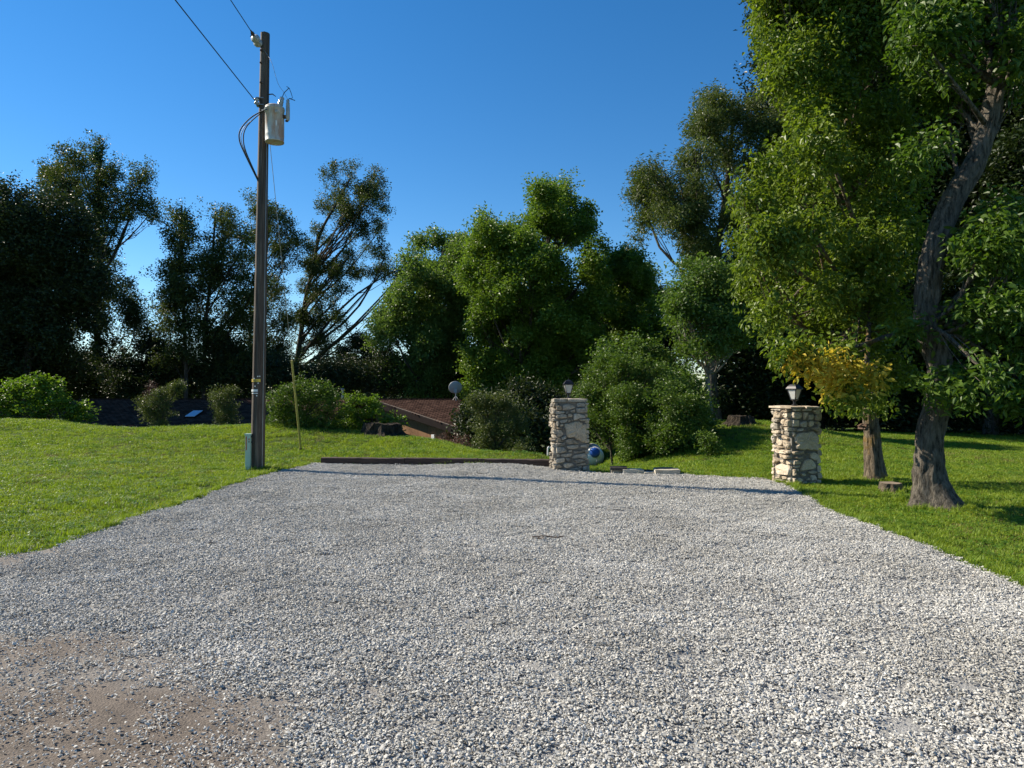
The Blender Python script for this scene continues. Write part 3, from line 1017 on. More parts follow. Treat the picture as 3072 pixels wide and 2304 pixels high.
# ------------------------------------------------------------------ stone pillars
def stone_from_poly(poly, rng, depth, back=0.03):
    """poly: (u, v) outline in metres; returns local (u, v, w) vertices and faces"""
    poly = np.array(poly, float)
    area = 0.5 * np.sum(poly[:, 0] * np.roll(poly[:, 1], -1) - np.roll(poly[:, 0], -1) * poly[:, 1])
    if area < 0:
        poly = poly[::-1]
    c = poly.mean(0)
    # add a mid point on each side, pushed in or out a little
    ring = []
    for i in range(len(poly)):
        a_ = poly[i]; b_ = poly[(i + 1) % len(poly)]
        ring.append(a_ + (c - a_) * rng.uniform(0.03, 0.10))
        e_ = b_ - a_
        nrm = np.array([e_[1], -e_[0]])
        if np.linalg.norm(e_) > 0.035:
            ring.append(a_ + e_ * rng.uniform(0.35, 0.65) + nrm * rng.normal(0.01, 0.03))
    ring = np.array(ring); n = len(ring)
    tilt = rng.normal(0, 0.10, 2)
    size = np.abs(ring - c).max()

    def wv(p, w0, jit):
        return w0 + (p - c) @ tilt + rng.normal(0, jit)
    V = []; Fs = []
    for sc, w0, jit in ((1.0, -back, 0.0), (1.0, depth * 0.45, depth * 0.08), (0.90, depth * 0.92, depth * 0.10), (0.52, depth * 1.05, depth * 0.14)):
        for p in ring:
            q_ = c + (p - c) * sc
            V.append((q_[0], q_[1], wv(q_, w0, jit) if w0 > 0 else w0))
    V.append((c[0], c[1], depth * rng.uniform(0.95, 1.2)))
    for k_ in range(3):
        for i in range(n):
            j = (i + 1) % n
            Fs.append((k_ * n + i, k_ * n + j, (k_ + 1) * n + j, (k_ + 1) * n + i))
    for i in range(n):
        Fs.append((3 * n + i, 3 * n + (i + 1) % n, 4 * n))
    Fs.append(tuple(range(n - 1, -1, -1)))
    return np.array(V), Fs


def rows_layout(wid, hgt, rng, hmin=0.07, hmax=0.17, wmin=0.10, wmax=0.30, j=0.012):
    out = []; z = 0.005
    while z < hgt - 0.04:
        h = min(rng.uniform(hmin, hmax), hgt - z)
        x = -0.02
        while x < wid - 0.02:
            w_ = rng.uniform(wmin, wmax)
            if wid - (x + w_) < 0.08:
                w_ = wid + 0.02 - x
            g_ = 0.008
            jj = lambda: rng.normal(0, j)
            out.append([(x + g_ + jj(), z + g_ + jj()), (x + w_ - g_ + jj(), z + g_ + jj()), (x + w_ - g_ + jj(), z + h * 0.5), (x + w_ - g_ + jj(), z + h - g_ + jj()),
                        (x + w_ * 0.5, z + h - g_ + jj()), (x + g_ + jj(), z + h - g_ + jj())])
            x += w_
        z += h
    return out


def pillar(name, label, x, y, z, side, dep, hgt, rz, faces, mats, seed, cap):
    rng = np.random.default_rng(seed)
    e_ = empty(name, (x, y, z), label, 'stone pillar', 'stone gate pillars', rz)
    mm = MB(); mm.box((0, 0, hgt / 2 - 0.1), (side - 0.01, dep - 0.01, hgt + 0.2 - 0.02)); mm.build('mortar_core', m_mortar, e_)
    # front, left, right, back: origin at lower left as seen from outside
    fr = {'front': ((-side / 2, -dep / 2), (1, 0), (0, -1)), 'left': ((-side / 2, dep / 2), (0, -1), (-1, 0)),
          'right': ((side / 2, -dep / 2), (0, 1), (1, 0)), 'back': ((side / 2, dep / 2), (-1, 0), (0, 1))}
    for fn, polys in faces.items():
        o2, ud, nd = fr[fn]
        for poly in polys:
            pa = np.array(poly); sz = np.ptp(pa, axis=0)
            dpt = rng.uniform(0.028, 0.060) if min(sz) < 0.3 else 0.05
            if fn == 'left':
                dpt *= rng.uniform(0.7, 1.6)
            V, Fs = stone_from_poly(poly, rng, dpt)
            W = np.zeros_like(V)
            W[:, 0] = o2[0] + V[:, 0] * ud[0] + V[:, 2] * nd[0]
            W[:, 1] = o2[1] + V[:, 0] * ud[1] + V[:, 2] * nd[1]
            W[:, 2] = V[:, 1]
            mm = MB(); mm.add(W, Fs); mm.build('stone', mats[int(rng.random() < mats[2])], e_)
    for (cx_, cy_, sx_, sy_, th, dz) in cap:
        nn_ = 11
        an = np.arange(nn_) * 2 * math.pi / nn_
        rr_ = rng.uniform(0.85, 1.1, nn_)
        sq = 1.0 / np.maximum(np.abs(np.cos(an)), np.abs(np.sin(an))) ** 0.75
        pol = np.stack([cx_ + np.cos(an) * sx_ * rr_ * sq / 2, cy_ + np.sin(an) * sy_ * rr_ * sq / 2], 1)
        V = np.concatenate([np.c_[pol, np.full(nn_, hgt - 0.02 + dz)], np.c_[cx_ + (pol - [cx_, cy_])[:, :1] * 1.0, pol[:, 1:], hgt - 0.02 + dz + th * rng.uniform(0.8, 1.1, nn_)],
                            np.c_[cx_ + (pol[:, :1] - cx_) * 0.75, cy_ + (pol[:, 1:] - cy_) * 0.75, hgt - 0.02 + dz + th * rng.uniform(1.0, 1.3, nn_)]])
        Fs = []
        for k_ in range(2):
            for i in range(nn_):
                j = (i + 1) % nn_; Fs.append((k_ * nn_ + i, k_ * nn_ + j, (k_ + 1) * nn_ + j, (k_ + 1) * nn_ + i))
        Fs.append(tuple(range(2 * nn_, 3 * nn_))); Fs.append(tuple(range(nn_ - 1, -1, -1)))
        mm = MB(); mm.add(V, Fs); mm.build('cap_stone', mats[0], e_)
    return e_


SL, HL = 0.61, 1.455      # left pillar
left_front = [
    [(205, 440), (255, 425), (300, 432), (310, 515), (240, 520), (205, 500)],
    [(312, 425), (440, 408), (530, 440), (542, 480), (420, 505), (317, 518)],
    [(570, 390), (705, 392), (718, 455), (575, 460)], [(555, 475), (715, 468), (730, 520), (700, 555), (560, 560)],
    [(450, 525), (542, 495), (545, 550), (470, 550)], [(195, 545), (230, 530), (350, 530), (360, 565), (300, 578), (200, 578)],
    [(370, 545), (400, 530), (425, 560), (400, 575), (375, 572)], [(210, 592), (390, 582), (405, 640), (300, 655), (210, 655)],
    [(415, 580), (455, 574), (495, 595), (490, 630), (415, 632)], [(510, 572), (580, 570), (720, 605), (722, 650), (610, 660), (510, 688)],
    [(265, 695), (340, 670), (412, 662), (408, 700), (370, 722), (290, 736)], [(418, 675), (455, 672), (460, 705), (422, 715)],
    [(475, 668), (500, 668), (505, 695), (478, 698)], [(600, 668), (660, 664), (722, 667), (720, 690), (640, 695)],
    [(342, 738), (420, 738), (510, 705), (580, 698), (640, 705), (690, 750), (730, 735), (738, 900), (745, 1020), (690, 1066), (620, 1030), (520, 975), (405, 975), (375, 880)],
    [(208, 705), (255, 697), (265, 770), (220, 785)], [(275, 745), (330, 745), (335, 780), (280, 790)],
    [(215, 800), (310, 800), (300, 832), (220, 832)],
    [(230, 842), (285, 840), (340, 905), (300, 955), (235, 962)], [(312, 805), (340, 800), (352, 860), (328, 860)], [(295, 975), (385, 940), (395, 975), (370, 1000), (310, 1022)],
    [(215, 975), (280, 978), (298, 1025), (350, 1045), (220, 1050)], [(360, 1012), (490, 988), (600, 1050), (590, 1080), (460, 1088), (390, 1070)],
    [(195, 1070), (240, 1060), (360, 1064), (370, 1085), (320, 1105), (200, 1108)], [(385, 1120), (440, 1102), (600, 1094), (605, 1140), (560, 1165), (420, 1165)],
    [(630, 1095), (745, 1087), (748, 1140), (635, 1140)], [(205, 1140), (240, 1125), (340, 1130), (395, 1190), (388, 1212), (290, 1230), (205, 1232)],
    [(415, 1195), (445, 1180), (485, 1185), (480, 1215), (425, 1220)], [(505, 1190), (640, 1195), (710, 1165), (728, 1195), (640, 1232), (515, 1245)],
    [(280, 1260), (320, 1245), (470, 1232), (490, 1255), (455, 1295), (290, 1295)], [(205, 1340), (250, 1320), (340, 1305), (360, 1320), (355, 1385), (260, 1400), (210, 1405)],
    [(210, 1250), (265, 1250), (270, 1290), (215, 1300)],
    [(375, 1310), (440, 1315), (455, 1345), (420, 1385), (390, 1355)], [(470, 1310), (530, 1262), (720, 1232), (738, 1300), (735, 1335), (620, 1315), (510, 1325)],
    [(510, 1345), (620, 1325), (735, 1350), (720, 1382), (560, 1405), (540, 1370)], [(545, 1425), (720, 1392), (735, 1425), (560, 1448)],
    [(215, 1440), (260, 1412), (320, 1450), (300, 1480), (220, 1480)], [(335, 1410), (400, 1397), (490, 1402), (525, 1440), (440, 1480), (375, 1485), (340, 1460)],
    [(410, 1525), (480, 1490), (570, 1468), (645, 1505), (640, 1525), (480, 1538)], [(665, 1480), (700, 1445), (738, 1450), (740, 1515), (680, 1515)],
    [(280, 1515), (330, 1500), (395, 1505), (385, 1540), (300, 1545)], [(560, 1552), (640, 1542), (740, 1537), (740, 1570), (580, 1572)],
    [(205, 1500), (250, 1490), (262, 1530), (240, 1550), (208, 1545)], [(590, 1452), (655, 1440), (655, 1478), (605, 1488)],
    [(270, 1552), (400, 1550), (540, 1550), (530, 1572), (280, 1574)]]


def to_uv(polys, x0, x1, y0, y1, wid, hgt):
    return [[((x_ - x0) / (x1 - x0) * wid, (y1 - y_) / (y1 - y0) * hgt) for x_, y_ in p] for p in polys]


lf = to_uv(left_front, 205, 742, 392, 1572, SL, HL - 0.06)
rgp = np.random.default_rng(5)
LPX, LPY = 1.165, 14.05
LPZ = tz(LPX, LPY)
pillar('stone_pillar', 'square rubble stone gate pillar at the end of the timber edging', LPX, LPY, LPZ, SL, 0.62, HL, math.radians(2),
       {'front': lf, 'left': rows_layout(0.62, HL - 0.06, rgp, 0.06, 0.16, 0.12, 0.3), 'right': rows_layout(0.62, HL - 0.06, rgp), 'back': rows_layout(SL, HL - 0.06, rgp)},
       (m_lime, m_lime2, 0.15), 21,
       [(-0.20, -0.19, 0.34, 0.34, 0.055, -0.02), (0.12, -0.16, 0.40, 0.40, 0.05, -0.015), (0.22, 0.16, 0.32, 0.36, 0.045, -0.02), (-0.15, 0.17, 0.40, 0.34, 0.05, -0.02)])

right_left = [
    [(115, 330), (180, 312), (240, 320), (240, 345), (130, 350)], [(120, 365), (180, 360), (188, 450), (165, 470), (110, 470)], [(192, 385), (235, 365), (262, 415), (230, 472), (188, 460)],
    [(250, 370), (300, 320), (375, 312), (370, 358), (290, 365)], [(280, 395), (320, 372), (375, 372), (375, 450), (310, 450)], [(95, 500), (210, 477), (222, 495), (215, 540), (100, 540)],
    [(245, 490), (310, 475), (316, 540), (300, 572), (235, 565)], [(95, 560), (190, 552), (203, 580), (203, 665), (95, 665)], [(212, 600), (260, 580), (290, 588), (250, 650), (215, 650)],
    [(325, 490), (385, 487), (382, 595), (325, 598)], [(310, 615), (385, 612), (385, 670), (315, 665)], [(105, 690), (222, 677), (228, 718), (120, 738)], [(240, 682), (268, 670), (272, 720), (245, 733)],
    [(285, 690), (385, 684), (385, 755), (300, 740)], [(150, 748), (222, 738), (232, 765), (190, 780)], [(95, 778), (140, 762), (160, 820), (150, 875), (100, 860)],
    [(168, 800), (242, 792), (260, 870), (250, 912), (200, 932), (162, 890)], [(245, 748), (300, 748), (355, 790), (340, 825), (250, 800)], [(268, 822), (340, 835), (378, 900), (350, 968), (300, 972)],
    [(135, 930), (180, 945), (240, 940), (275, 950), (230, 978), (140, 972)], [(140, 1005), (180, 990), (236, 1000), (228, 1050), (150, 1055)], [(242, 988), (370, 988), (384, 1020), (340, 1053), (242, 1053)],
    [(140, 1080), (178, 1066), (180, 1110), (145, 1125)], [(190, 1067), (370, 1062), (385, 1110), (370, 1128), (220, 1130)], [(115, 1190), (165, 1128), (222, 1175), (190, 1212), (125, 1250)],
    [(235, 1162), (300, 1147), (306, 1212), (250, 1212)], [(315, 1147), (385, 1145), (385, 1215), (320, 1218)], [(125, 1290), (210, 1224), (360, 1232), (385, 1300), (370, 1400), (300, 1410), (170, 1408)],
    [(150, 1470), (180, 1440), (195, 1480), (160, 1484)], [(200, 1424), (235, 1416), (235, 1475), (205, 1480)], [(245, 1432), (320, 1432), (320, 1470), (250, 1475)], [(335, 1442), (385, 1430), (385, 1470), (345, 1480)],
    [(150, 1490), (290, 1487), (298, 1512), (155, 1515)], [(303, 1497), (385, 1490), (385, 1520), (310, 1522)], [(150, 1528), (300, 1528), (305, 1562), (155, 1562)], [(315, 1540), (385, 1538), (380, 1572), (325, 1568)]]
right_front = [
    [(385, 365), (470, 357), (540, 372), (552, 420), (520, 468), (420, 473), (388, 450)], [(570, 362), (628, 367), (632, 400), (600, 488), (570, 480)], [(645, 402), (738, 392), (752, 440), (735, 483), (650, 488)],
    [(540, 310), (700, 308), (700, 345), (560, 348)], [(400, 310), (520, 308), (530, 342), (410, 345)],
    [(722, 335), (800, 305), (848, 350), (848, 395), (780, 400)], [(765, 422), (838, 404), (845, 490), (790, 503), (758, 480)], [(388, 490), (495, 490), (493, 600), (388, 600)],
    [(510, 522), (610, 502), (632, 540), (618, 600), (560, 618), (503, 590)], [(652, 522), (700, 502), (748, 522), (743, 570), (680, 608), (652, 598)], [(765, 520), (830, 517), (836, 555), (780, 563)],
    [(708, 622), (830, 582), (872, 680), (838, 702), (725, 652)], [(390, 615), (455, 614), (460, 650), (430, 670), (392, 668)], [(472, 632), (560, 627), (558, 672), (472, 678)], [(572, 647), (668, 642), (668, 660), (582, 670)],
    [(392, 686), (430, 700), (418, 745), (392, 758)],
    [(425, 740), (480, 705), (640, 695), (700, 670), (780, 695), (828, 760), (838, 860), (832, 1005), (760, 998), (620, 982), (475, 982), (430, 930), (455, 895), (415, 790)],
    [(388, 1002), (570, 994), (570, 1040), (470, 1055), (392, 1050)], [(415, 1090), (555, 1087), (550, 1110), (500, 1126), (440, 1120)], [(622, 1032), (688, 1022), (688, 1036), (627, 1042)],
    [(682, 1042), (750, 1022), (832, 1070), (828, 1130), (780, 1166), (692, 1120)], [(515, 1308), (590, 1155), (660, 1130), (728, 1155), (792, 1270), (778, 1290), (640, 1318), (540, 1328)],
    [(392, 1150), (460, 1145), (508, 1172), (508, 1213), (392, 1216)], [(392, 1240), (498, 1228), (503, 1268), (430, 1273)], [(392, 1300), (430, 1290), (430, 1385), (392, 1400)],
    [(440, 1297), (480, 1285), (498, 1335), (450, 1330)], [(512, 1372), (580, 1362), (612, 1398), (560, 1416)], [(640, 1334), (820, 1342), (818, 1373), (652, 1370)],
    [(445, 1460), (500, 1428), (562, 1475), (490, 1522)], [(515, 1538), (600, 1488), (632, 1530), (540, 1562)], [(617, 1452), (660, 1438), (678, 1475), (622, 1483)], [(685, 1402), (740, 1394), (778, 1440), (768, 1488), (705, 1498)],
    [(652, 1512), (770, 1505), (768, 1540), (662, 1540)], [(392, 1440), (430, 1438), (432, 1520), (392, 1522)], [(400, 1535), (500, 1540), (520, 1572), (400, 1574)], [(560, 1572), (700, 1555), (790, 1560), (700, 1580)]]
SR, HR = 0.515, 1.34
RPX, RPY = 4.875, 11.9
RPZ = tz(RPX, RPY) - 0.02
rf = to_uv(right_front, 385, 835, 300, 1580, SR, HR - 0.03)
rl = to_uv(right_left, 95, 385, 300, 1575, SR, HR - 0.03)
pillar('stone_pillar', 'buff rubble stone gate pillar beside the right lawn under the branches', RPX, RPY, RPZ, SR, SR, HR, math.radians(13),
       {'front': rf, 'left': rl, 'right': rows_layout(SR, HR - 0.03, rgp), 'back': rows_layout(SR, HR - 0.03, rgp)},
       (m_lime2, m_lime, 0.3), 33,
       [(-0.17, -0.16, 0.36, 0.34, 0.03, -0.01), (0.14, -0.15, 0.36, 0.34, 0.028, -0.01), (0.15, 0.15, 0.36, 0.36, 0.03, -0.01), (-0.15, 0.16, 0.36, 0.34, 0.03, -0.01)])


def lantern(label, x, y, z, rz):
    e_ = empty('post_lantern', (x, y, z), label, 'lantern', 'lanterns on the gate pillars', rz)
    e_.scale = (0.9, 0.9, 0.95)
    mm = MB(); mm.lathe((0, 0, 0), [(0.05, -0.02), (0.05, 0.012), (0.026, 0.02), (0.024, 0.06), (0.034, 0.065), (0.034, 0.08), (0.06, 0.09), (0.06, 0.10)], 16); mm.build('stem', m_lantern, e_)
    h0, h1 = 0.10, 0.285; w0, w1 = 0.048, 0.094
    # each pane a thin sheet set inside its bars
    for k_ in range(4):
        M = rotm('Z', 90 * k_)
        p = np.array([(-w0 + .006, -w0 + .004, h0), (w0 - .006, -w0 + .004, h0), (w1 - .006, -w1 + .004, h1), (-w1 + .006, -w1 + .004, h1)])
        q_ = p + np.array([0, 0.004, 0])
        mm = MB(); mm.add(np.concatenate([p, q_]) @ M.T, [(0, 1, 2, 3), (7, 6, 5, 4), (0, 4, 5, 1), (1, 5, 6, 2), (2, 6, 7, 3), (3, 7, 4, 0)]); mm.build('pane', m_glass, e_)
    for k_ in range(4):
        M = rotm('Z', 90 * k_)
        mm = MB(); mm.tube(np.array([(-w0, -w0, h0 - 0.005), (-w1, -w1, h1 + 0.005)]) @ M.T, 0.0075, 6); mm.build('bar', m_lantern, e_)
    for zz_, ww in ((h0, w0 + 0.004), (h1, w1 + 0.004)):
        mm = MB()
        for k_ in range(4):
            M = rotm('Z', 90 * k_)
            mm.tube(np.array([(-ww, -ww, zz_), (ww, -ww, zz_)]) @ M.T, 0.007, 6)
        mm.build('rim', m_lantern, e_)

    def sq(w_, z_):
        return [(-w_, -w_, z_), (w_, -w_, z_), (w_, w_, z_), (-w_, w_, z_)]
    prof = [(0.112, h1), (0.112, h1 + 0.012), (0.088, h1 + 0.05), (0.062, h1 + 0.082), (0.05, h1 + 0.09), (0.012, h1 + 0.10)]
    V = np.concatenate([sq(*pr) for pr in prof]); Fs = []
    for k_ in range(len(prof) - 1):
        for i in range(4):
            j = (i + 1) % 4; Fs.append((k_ * 4 + i, k_ * 4 + j, (k_ + 1) * 4 + j, (k_ + 1) * 4 + i))
    Fs += [(3, 2, 1, 0), tuple(range((len(prof) - 1) * 4, len(prof) * 4))]
    mm = MB(); mm.add(V, Fs); mm.build('roof', m_lantern, e_)
    mm = MB(); mm.lathe((0, 0, h1 + 0.095), [(0.012, 0), (0.012, 0.01), (0.005, 0.015), (0.004, 0.05), (0.001, 0.055)], 10); mm.build('finial', m_lantern, e_)
    mm = MB(); mm.lathe((0, 0, h0), [(0.012, 0), (0.012, 0.05), (0.025, 0.08), (0.022, 0.11), (0.006, 0.125)], 12); mm.build('bulb', m_tagwhite, e_)
    return e_


lantern('black lantern on the pillar at the timber edging', LPX - 0.02, LPY, LPZ + HL + 0.035, math.radians(3))
lantern('black lantern on the right hand pillar, its roof under leaves', RPX - 0.02, RPY, RPZ + HR + 0.02, math.radians(33))

# ---- limestone blocks and slabs at the far side of the drive
def rough_block(name, px0, px1, py_top, py_bot, D, dep, mat, label, cat, grp, seed, rz=0.0, jit=0.008):
    a_ = P(px0, py_bot, D); b_ = P(px1, py_top, D)
    w_ = b_[0] - a_[0]; h_ = b_[2] - a_[2]
    bm = bmesh.new()
    bmesh.ops.create_cube(bm, size=1.0, matrix=Matrix.Diagonal((w_, dep, h_, 1)))
    bmesh.ops.subdivide_edges(bm, edges=bm.edges[:], cuts=3, use_grid_fill=True)
    rg = random.Random(seed)
    for v in bm.verts:
        k_ = sum(abs(abs(c_) - s_ / 2) < 1e-4 for c_, s_ in zip(v.co, (w_, dep, h_)))
        if k_ >= 2:
            v.co *= 0.975
        v.co += Vector((rg.uniform(-jit, jit), rg.uniform(-jit, jit), rg.uniform(-jit, jit) * 0.6))
    me = bpy.data.meshes.new(name); bm.to_mesh(me); bm.free()
    o_ = link(name, me, mat, None, ((a_[0] + b_[0]) / 2, D + dep / 2, a_[2] + h_ / 2))
    o_.rotation_euler = (0, 0, math.radians(rz))
    return tag(o_, label, cat, grp)


rough_block('limestone_block', 611.5, 622, 470, 476.5, 13.25, 0.20, m_block, 'small pale limestone block half under a dark slab', 'block', 'blocks beside the drive', 1)
rough_block('limestone_block', 622.8, 643.8, 469.6, 477, 13.15, 0.25, m_block, 'long pale limestone block, second from the left pillar', 'block', 'blocks beside the drive', 2, 1)
rough_block('limestone_block', 644.4, 655, 472.2, 478, 13.05, 0.2, m_block, 'low sunken limestone block between two larger ones', 'block', 'blocks beside the drive', 3)
rough_block('limestone_block', 656, 681, 469.8, 479, 12.95, 0.34, m_block, 'largest pale limestone block at the right end of the row', 'block', 'blocks beside the drive', 4, -6)
rough_block('stone_slab', 611, 628, 467.2, 469.9, 13.2, 0.26, m_slab, 'thin dark slab lying on the leftmost limestone block', 'slab', 'slabs on the blocks', 5, -8, 0.003)
rough_block('stone_slab', 642, 653, 470.4, 473.5, 13.4, 0.2, m_slab, 'dark slab tucked behind the low sunken block', 'slab', 'slabs on the blocks', 6, 10, 0.003)
rough_block('stone_slab', 656, 675, 468.2, 469.9, 13.15, 0.2, limestone('grey_slab', (0.1, 0.095, 0.09), (0.17, 0.16, 0.15), (0.25, 0.24, 0.22)), 'grey flat slab on top of the largest limestone block', 'slab', 'slabs on the blocks', 7, 4, 0.003)

# ---- propane tank down by the bank
TD = 24.0
tcen = P(594.5, 456.6, TD)
m_white = simple_mat('white_tank_paint', (0.80, 0.80, 0.77), 0.4, 0, 0.07, 5)
m_blue = simple_mat('blue_plastic_cover', (0.012, 0.07, 0.33), 0.35, 0, 0.1, 5)
tk = empty('propane_tank', (tcen[0], tcen[1], tcen[2] - 0.36), 'white propane tank with a round blue cover behind the left pillar', 'tank', rz=math.radians(-4))
mm = MB()
prof = [(0.02, -0.28)] + [(0.33 * math.sin(t_), -0.28 * math.cos(t_)) for t_ in np.linspace(0.15, math.pi / 2, 9)] + [(0.33, 1.7)] + [(0.33 * math.cos(t_), 1.7 + 0.28 * math.sin(t_)) for t_ in np.linspace(0.2, 1.5, 7)]
mm.lathe((0, 0, 0.36), prof, 28, rotm('X', -90)); mm.build('tank_body', m_white, tk, True)
mm = MB(); mm.lathe((0.0, -0.22, 0.50), [(0.165, -0.10), (0.165, 0.16), (0.15, 0.185), (0.08, 0.20)], 24, rotm('X', 72)); mm.build('dome_cover', m_blue, tk, True)
mm = MB(); mm.tube(bez([(0.06, -0.38, 0.40), (0.05, -0.42, 0.22), (-0.02, -0.44, 0.08), (-0.06, -0.40, -0.02)], 14), 0.012, 6); mm.build('gas_hose', m_steel, tk)
for yy_ in (0.15, 1.3):
    mm = MB(); mm.box((0, yy_, 0.0), (0.46, 0.12, 0.16)); mm.build('foot', m_mortar, tk)
mm = MB(); mm.box((0.16, -0.30, -0.02), (0.36, 0.10, 0.05)); mm.build('skid_board', m_slab, tk)

# grey pipe rail by the house path
rb = P(549.5, 457, 22.0); rzv = tz(rb[0], rb[1])
pr = empty('pipe_rail', (rb[0], rb[1], rzv), 'pale grey bent pipe rail just left of the left pillar', 'rail')
topz = P(549.5, 448, 22)[2] - rzv
mm = MB(); mm.tube(bez([(-0.05, 0, -0.2), (-0.05, 0, topz - 0.08), (0.0, 0, topz), (0.12, 0, topz + 0.01), (0.5, 0.1, topz)], 20), 0.03, 8); mm.build('handrail', m_tagwhite, pr)
mm = MB(); mm.tube([(0.5, 0.1, -0.4), (0.5, 0.1, topz)], 0.028, 8); mm.build('post', m_tagwhite, pr)


# ------------------------------------------------------------------ house below the bank
m_shingle, nt, b = new_mat('brown_shingle')
pos = geopos(nt)
n1 = noise(nt, 1.3, 5, 0.6, vec=pos)
c = mixc(nt, ramp(nt, [(0.0, (0.040, 0.022, 0.017)), (0.5, (0.068, 0.038, 0.029)), (1.0, (0.100, 0.058, 0.044))], attr(nt, 'tone')),
         ramp(nt, [(0.3, (0.8, 0.8, 0.8)), (0.7, (1.1, 1.1, 1.1))], n1), 1.0, 'MULTIPLY')
nt.links.new(c, b.inputs['Base Color']); b.inputs['Roughness'].default_value = 1.0; b.inputs['Specular IOR Level'].default_value = 0.05
m_siding, nt, b = new_mat('orange_brown_siding')
w1 = noise(nt, 5, 5, 0.6, stretch=(6, 6, 0.5))
nt.links.new(ramp(nt, [(0.3, (0.17, 0.080, 0.028)), (0.7, (0.26, 0.125, 0.046))], w1), b.inputs['Base Color'])
b.inputs['Roughness'].default_value = 0.75
m_fascia = simple_mat('dark_brown_fascia', (0.024, 0.019, 0.018), 1.0)
m_fascia.node_tree.nodes['Principled BSDF'].inputs['Specular IOR Level'].default_value = 0.05
m_roofdeck = simple_mat('roof_underlay', (0.045, 0.030, 0.026), 0.9)

RY, RZ, RS = 32.0, 1.18, 0.278                    # ridge line and slope of the roof


def roof_z(y):
    return RZ - RS * (RY - y)


m_cutwood = simple_mat('weathered_trim', (0.16, 0.125, 0.10), 0.8)
house = empty('ranch_house', (-12.0, 31.5, -2.8), 'low brown shingled ranch house half hidden below the lawn bank', 'house')
HO = np.array([-12.0, 31.5, -2.8])
main_poly = [(-20.0, 26.4), (-7.5, 26.4), (-7.5, 32.0), (-20.0, 32.0)]
wing_poly = [(-6.55, 32.0), (-2.2, 28.0), (-2.36, 32.0)]


def inside(poly, x, y):
    c_ = False; n_ = len(poly); j = n_ - 1
    for i in range(n_):
        xi, yi = poly[i]; xj, yj = poly[j]
        if ((yi > y) != (yj > y)) and (x < (xj - xi) * (y - yi) / (yj - yi + 1e-12) + xi):
            c_ = not c_
        j = i
    return c_


def roof_slab(name, poly, th=0.10):
    mm = MB(HO); n_ = len(poly)
    V = [(x_, y_, roof_z(y_) - 0.012) for x_, y_ in poly] + [(x_, y_, roof_z(y_) - 0.012 - th) for x_, y_ in poly]
    Fs = [tuple(range(n_)), tuple(range(2 * n_ - 1, n_ - 1, -1))] + [(i, n_ + i, n_ + (i + 1) % n_, (i + 1) % n_) for i in range(n_)]
    mm.add(V, Fs); return mm.build(name, m_roofdeck, house)


roof_main = roof_slab('roof', main_poly); roof_wing = roof_slab('roof', wing_poly)


def shingles(polys, parent):
    mm = MB(HO); rg = np.random.default_rng(8)
    dr, dw = 0.145, 0.24
    ln = math.hypot(1, RS)
    rows = int(5.7 * ln / dr)
    for r_ in range(rows):
        y1 = RY - r_ * dr / ln
        for k_ in range(int(19 / dw)):
            x0 = -20.2 + k_ * dw + (0.5 * dw if r_ % 2 else 0)
            xc = x0 + dw / 2; yc = y1 - dr * 0.7
            if not any(inside(pl, xc, yc) and inside(pl, xc, y1 - 0.03) for pl in polys):
                continue
            ys_ = [y1, y1 - dr * 0.75 / ln, y1 - dr * 1.15 / ln]
            li = 0.014 + rg.uniform(0, 0.006)
            V = [(x0 + .006, ys_[0], roof_z(ys_[0]) + 0.0), (x0 + .006, ys_[1], roof_z(ys_[1]) + li), (x0 + dw * .25, ys_[2], roof_z(ys_[2]) + li), (x0 + dw * .75, ys_[2], roof_z(ys_[2]) + li),
                 (x0 + dw - .006, ys_[1], roof_z(ys_[1]) + li), (x0 + dw - .006, ys_[0], roof_z(ys_[0]) + 0.0)]
            V2 = [(v_[0], v_[1], v_[2] - li - 0.004) for v_ in V[1:5]]
            mm.add(V + V2, [(0, 1, 2, 3, 4, 5), (1, 6, 7, 2), (2, 7, 8, 3), (3, 8, 9, 4)], tone=rg.random())
    o_ = mm.build('shingles', m_shingle, parent); o_['kind'] = 'stuff'


shingles([main_poly], roof_main)
shingles([wing_poly], roof_wing)
mm = MB(HO); mm.add([(-20, 32, RZ - .02), (-2.36, 32, RZ - .02), (-2.36, 37.8, RZ - 1.6), (-20, 37.8, RZ - 1.6), (-20, 32, RZ - .12), (-2.36, 32, RZ - .12), (-2.36, 37.8, RZ - 1.7), (-20, 37.8, RZ - 1.7)],
                    [(0, 1, 2, 3), (7, 6, 5, 4), (0, 4, 5, 1), (1, 5, 6, 2), (2, 6, 7, 3), (3, 7, 4, 0)]); mm.build('rear_roof', m_roofdeck, house)
mm = MB(HO); mm.box((-11.2, 32.0, RZ + 0.012), (17.6, 0.22, 0.035)); mm.build('ridge_cap', m_shingle, house)
# skylight: curb and pane
sk = np.array([-13.6, 29.6]); sa = math.degrees(math.atan(RS))
M = rotm('X', sa)
mm = MB(HO); mm.box((sk[0], sk[1], roof_z(sk[1]) + 0.03), (0.44, 0.86, 0.09), M); skl = mm.build('skylight', m_fascia, house)
m_pane, nt, b = new_mat('sky_reflection_pane')
b.inputs['Base Color'].default_value = (0.62, 0.72, 0.85, 1); b.inputs['Roughness'].default_value = 0.25; b.inputs['Metallic'].default_value = 0.0  # pale blue base colour paints in the sky's reflection
mm = MB(HO); mm.box((sk[0], sk[1], roof_z(sk[1]) + 0.085), (0.40, 0.82, 0.02), M); mm.build('pane', m_pane, skl)
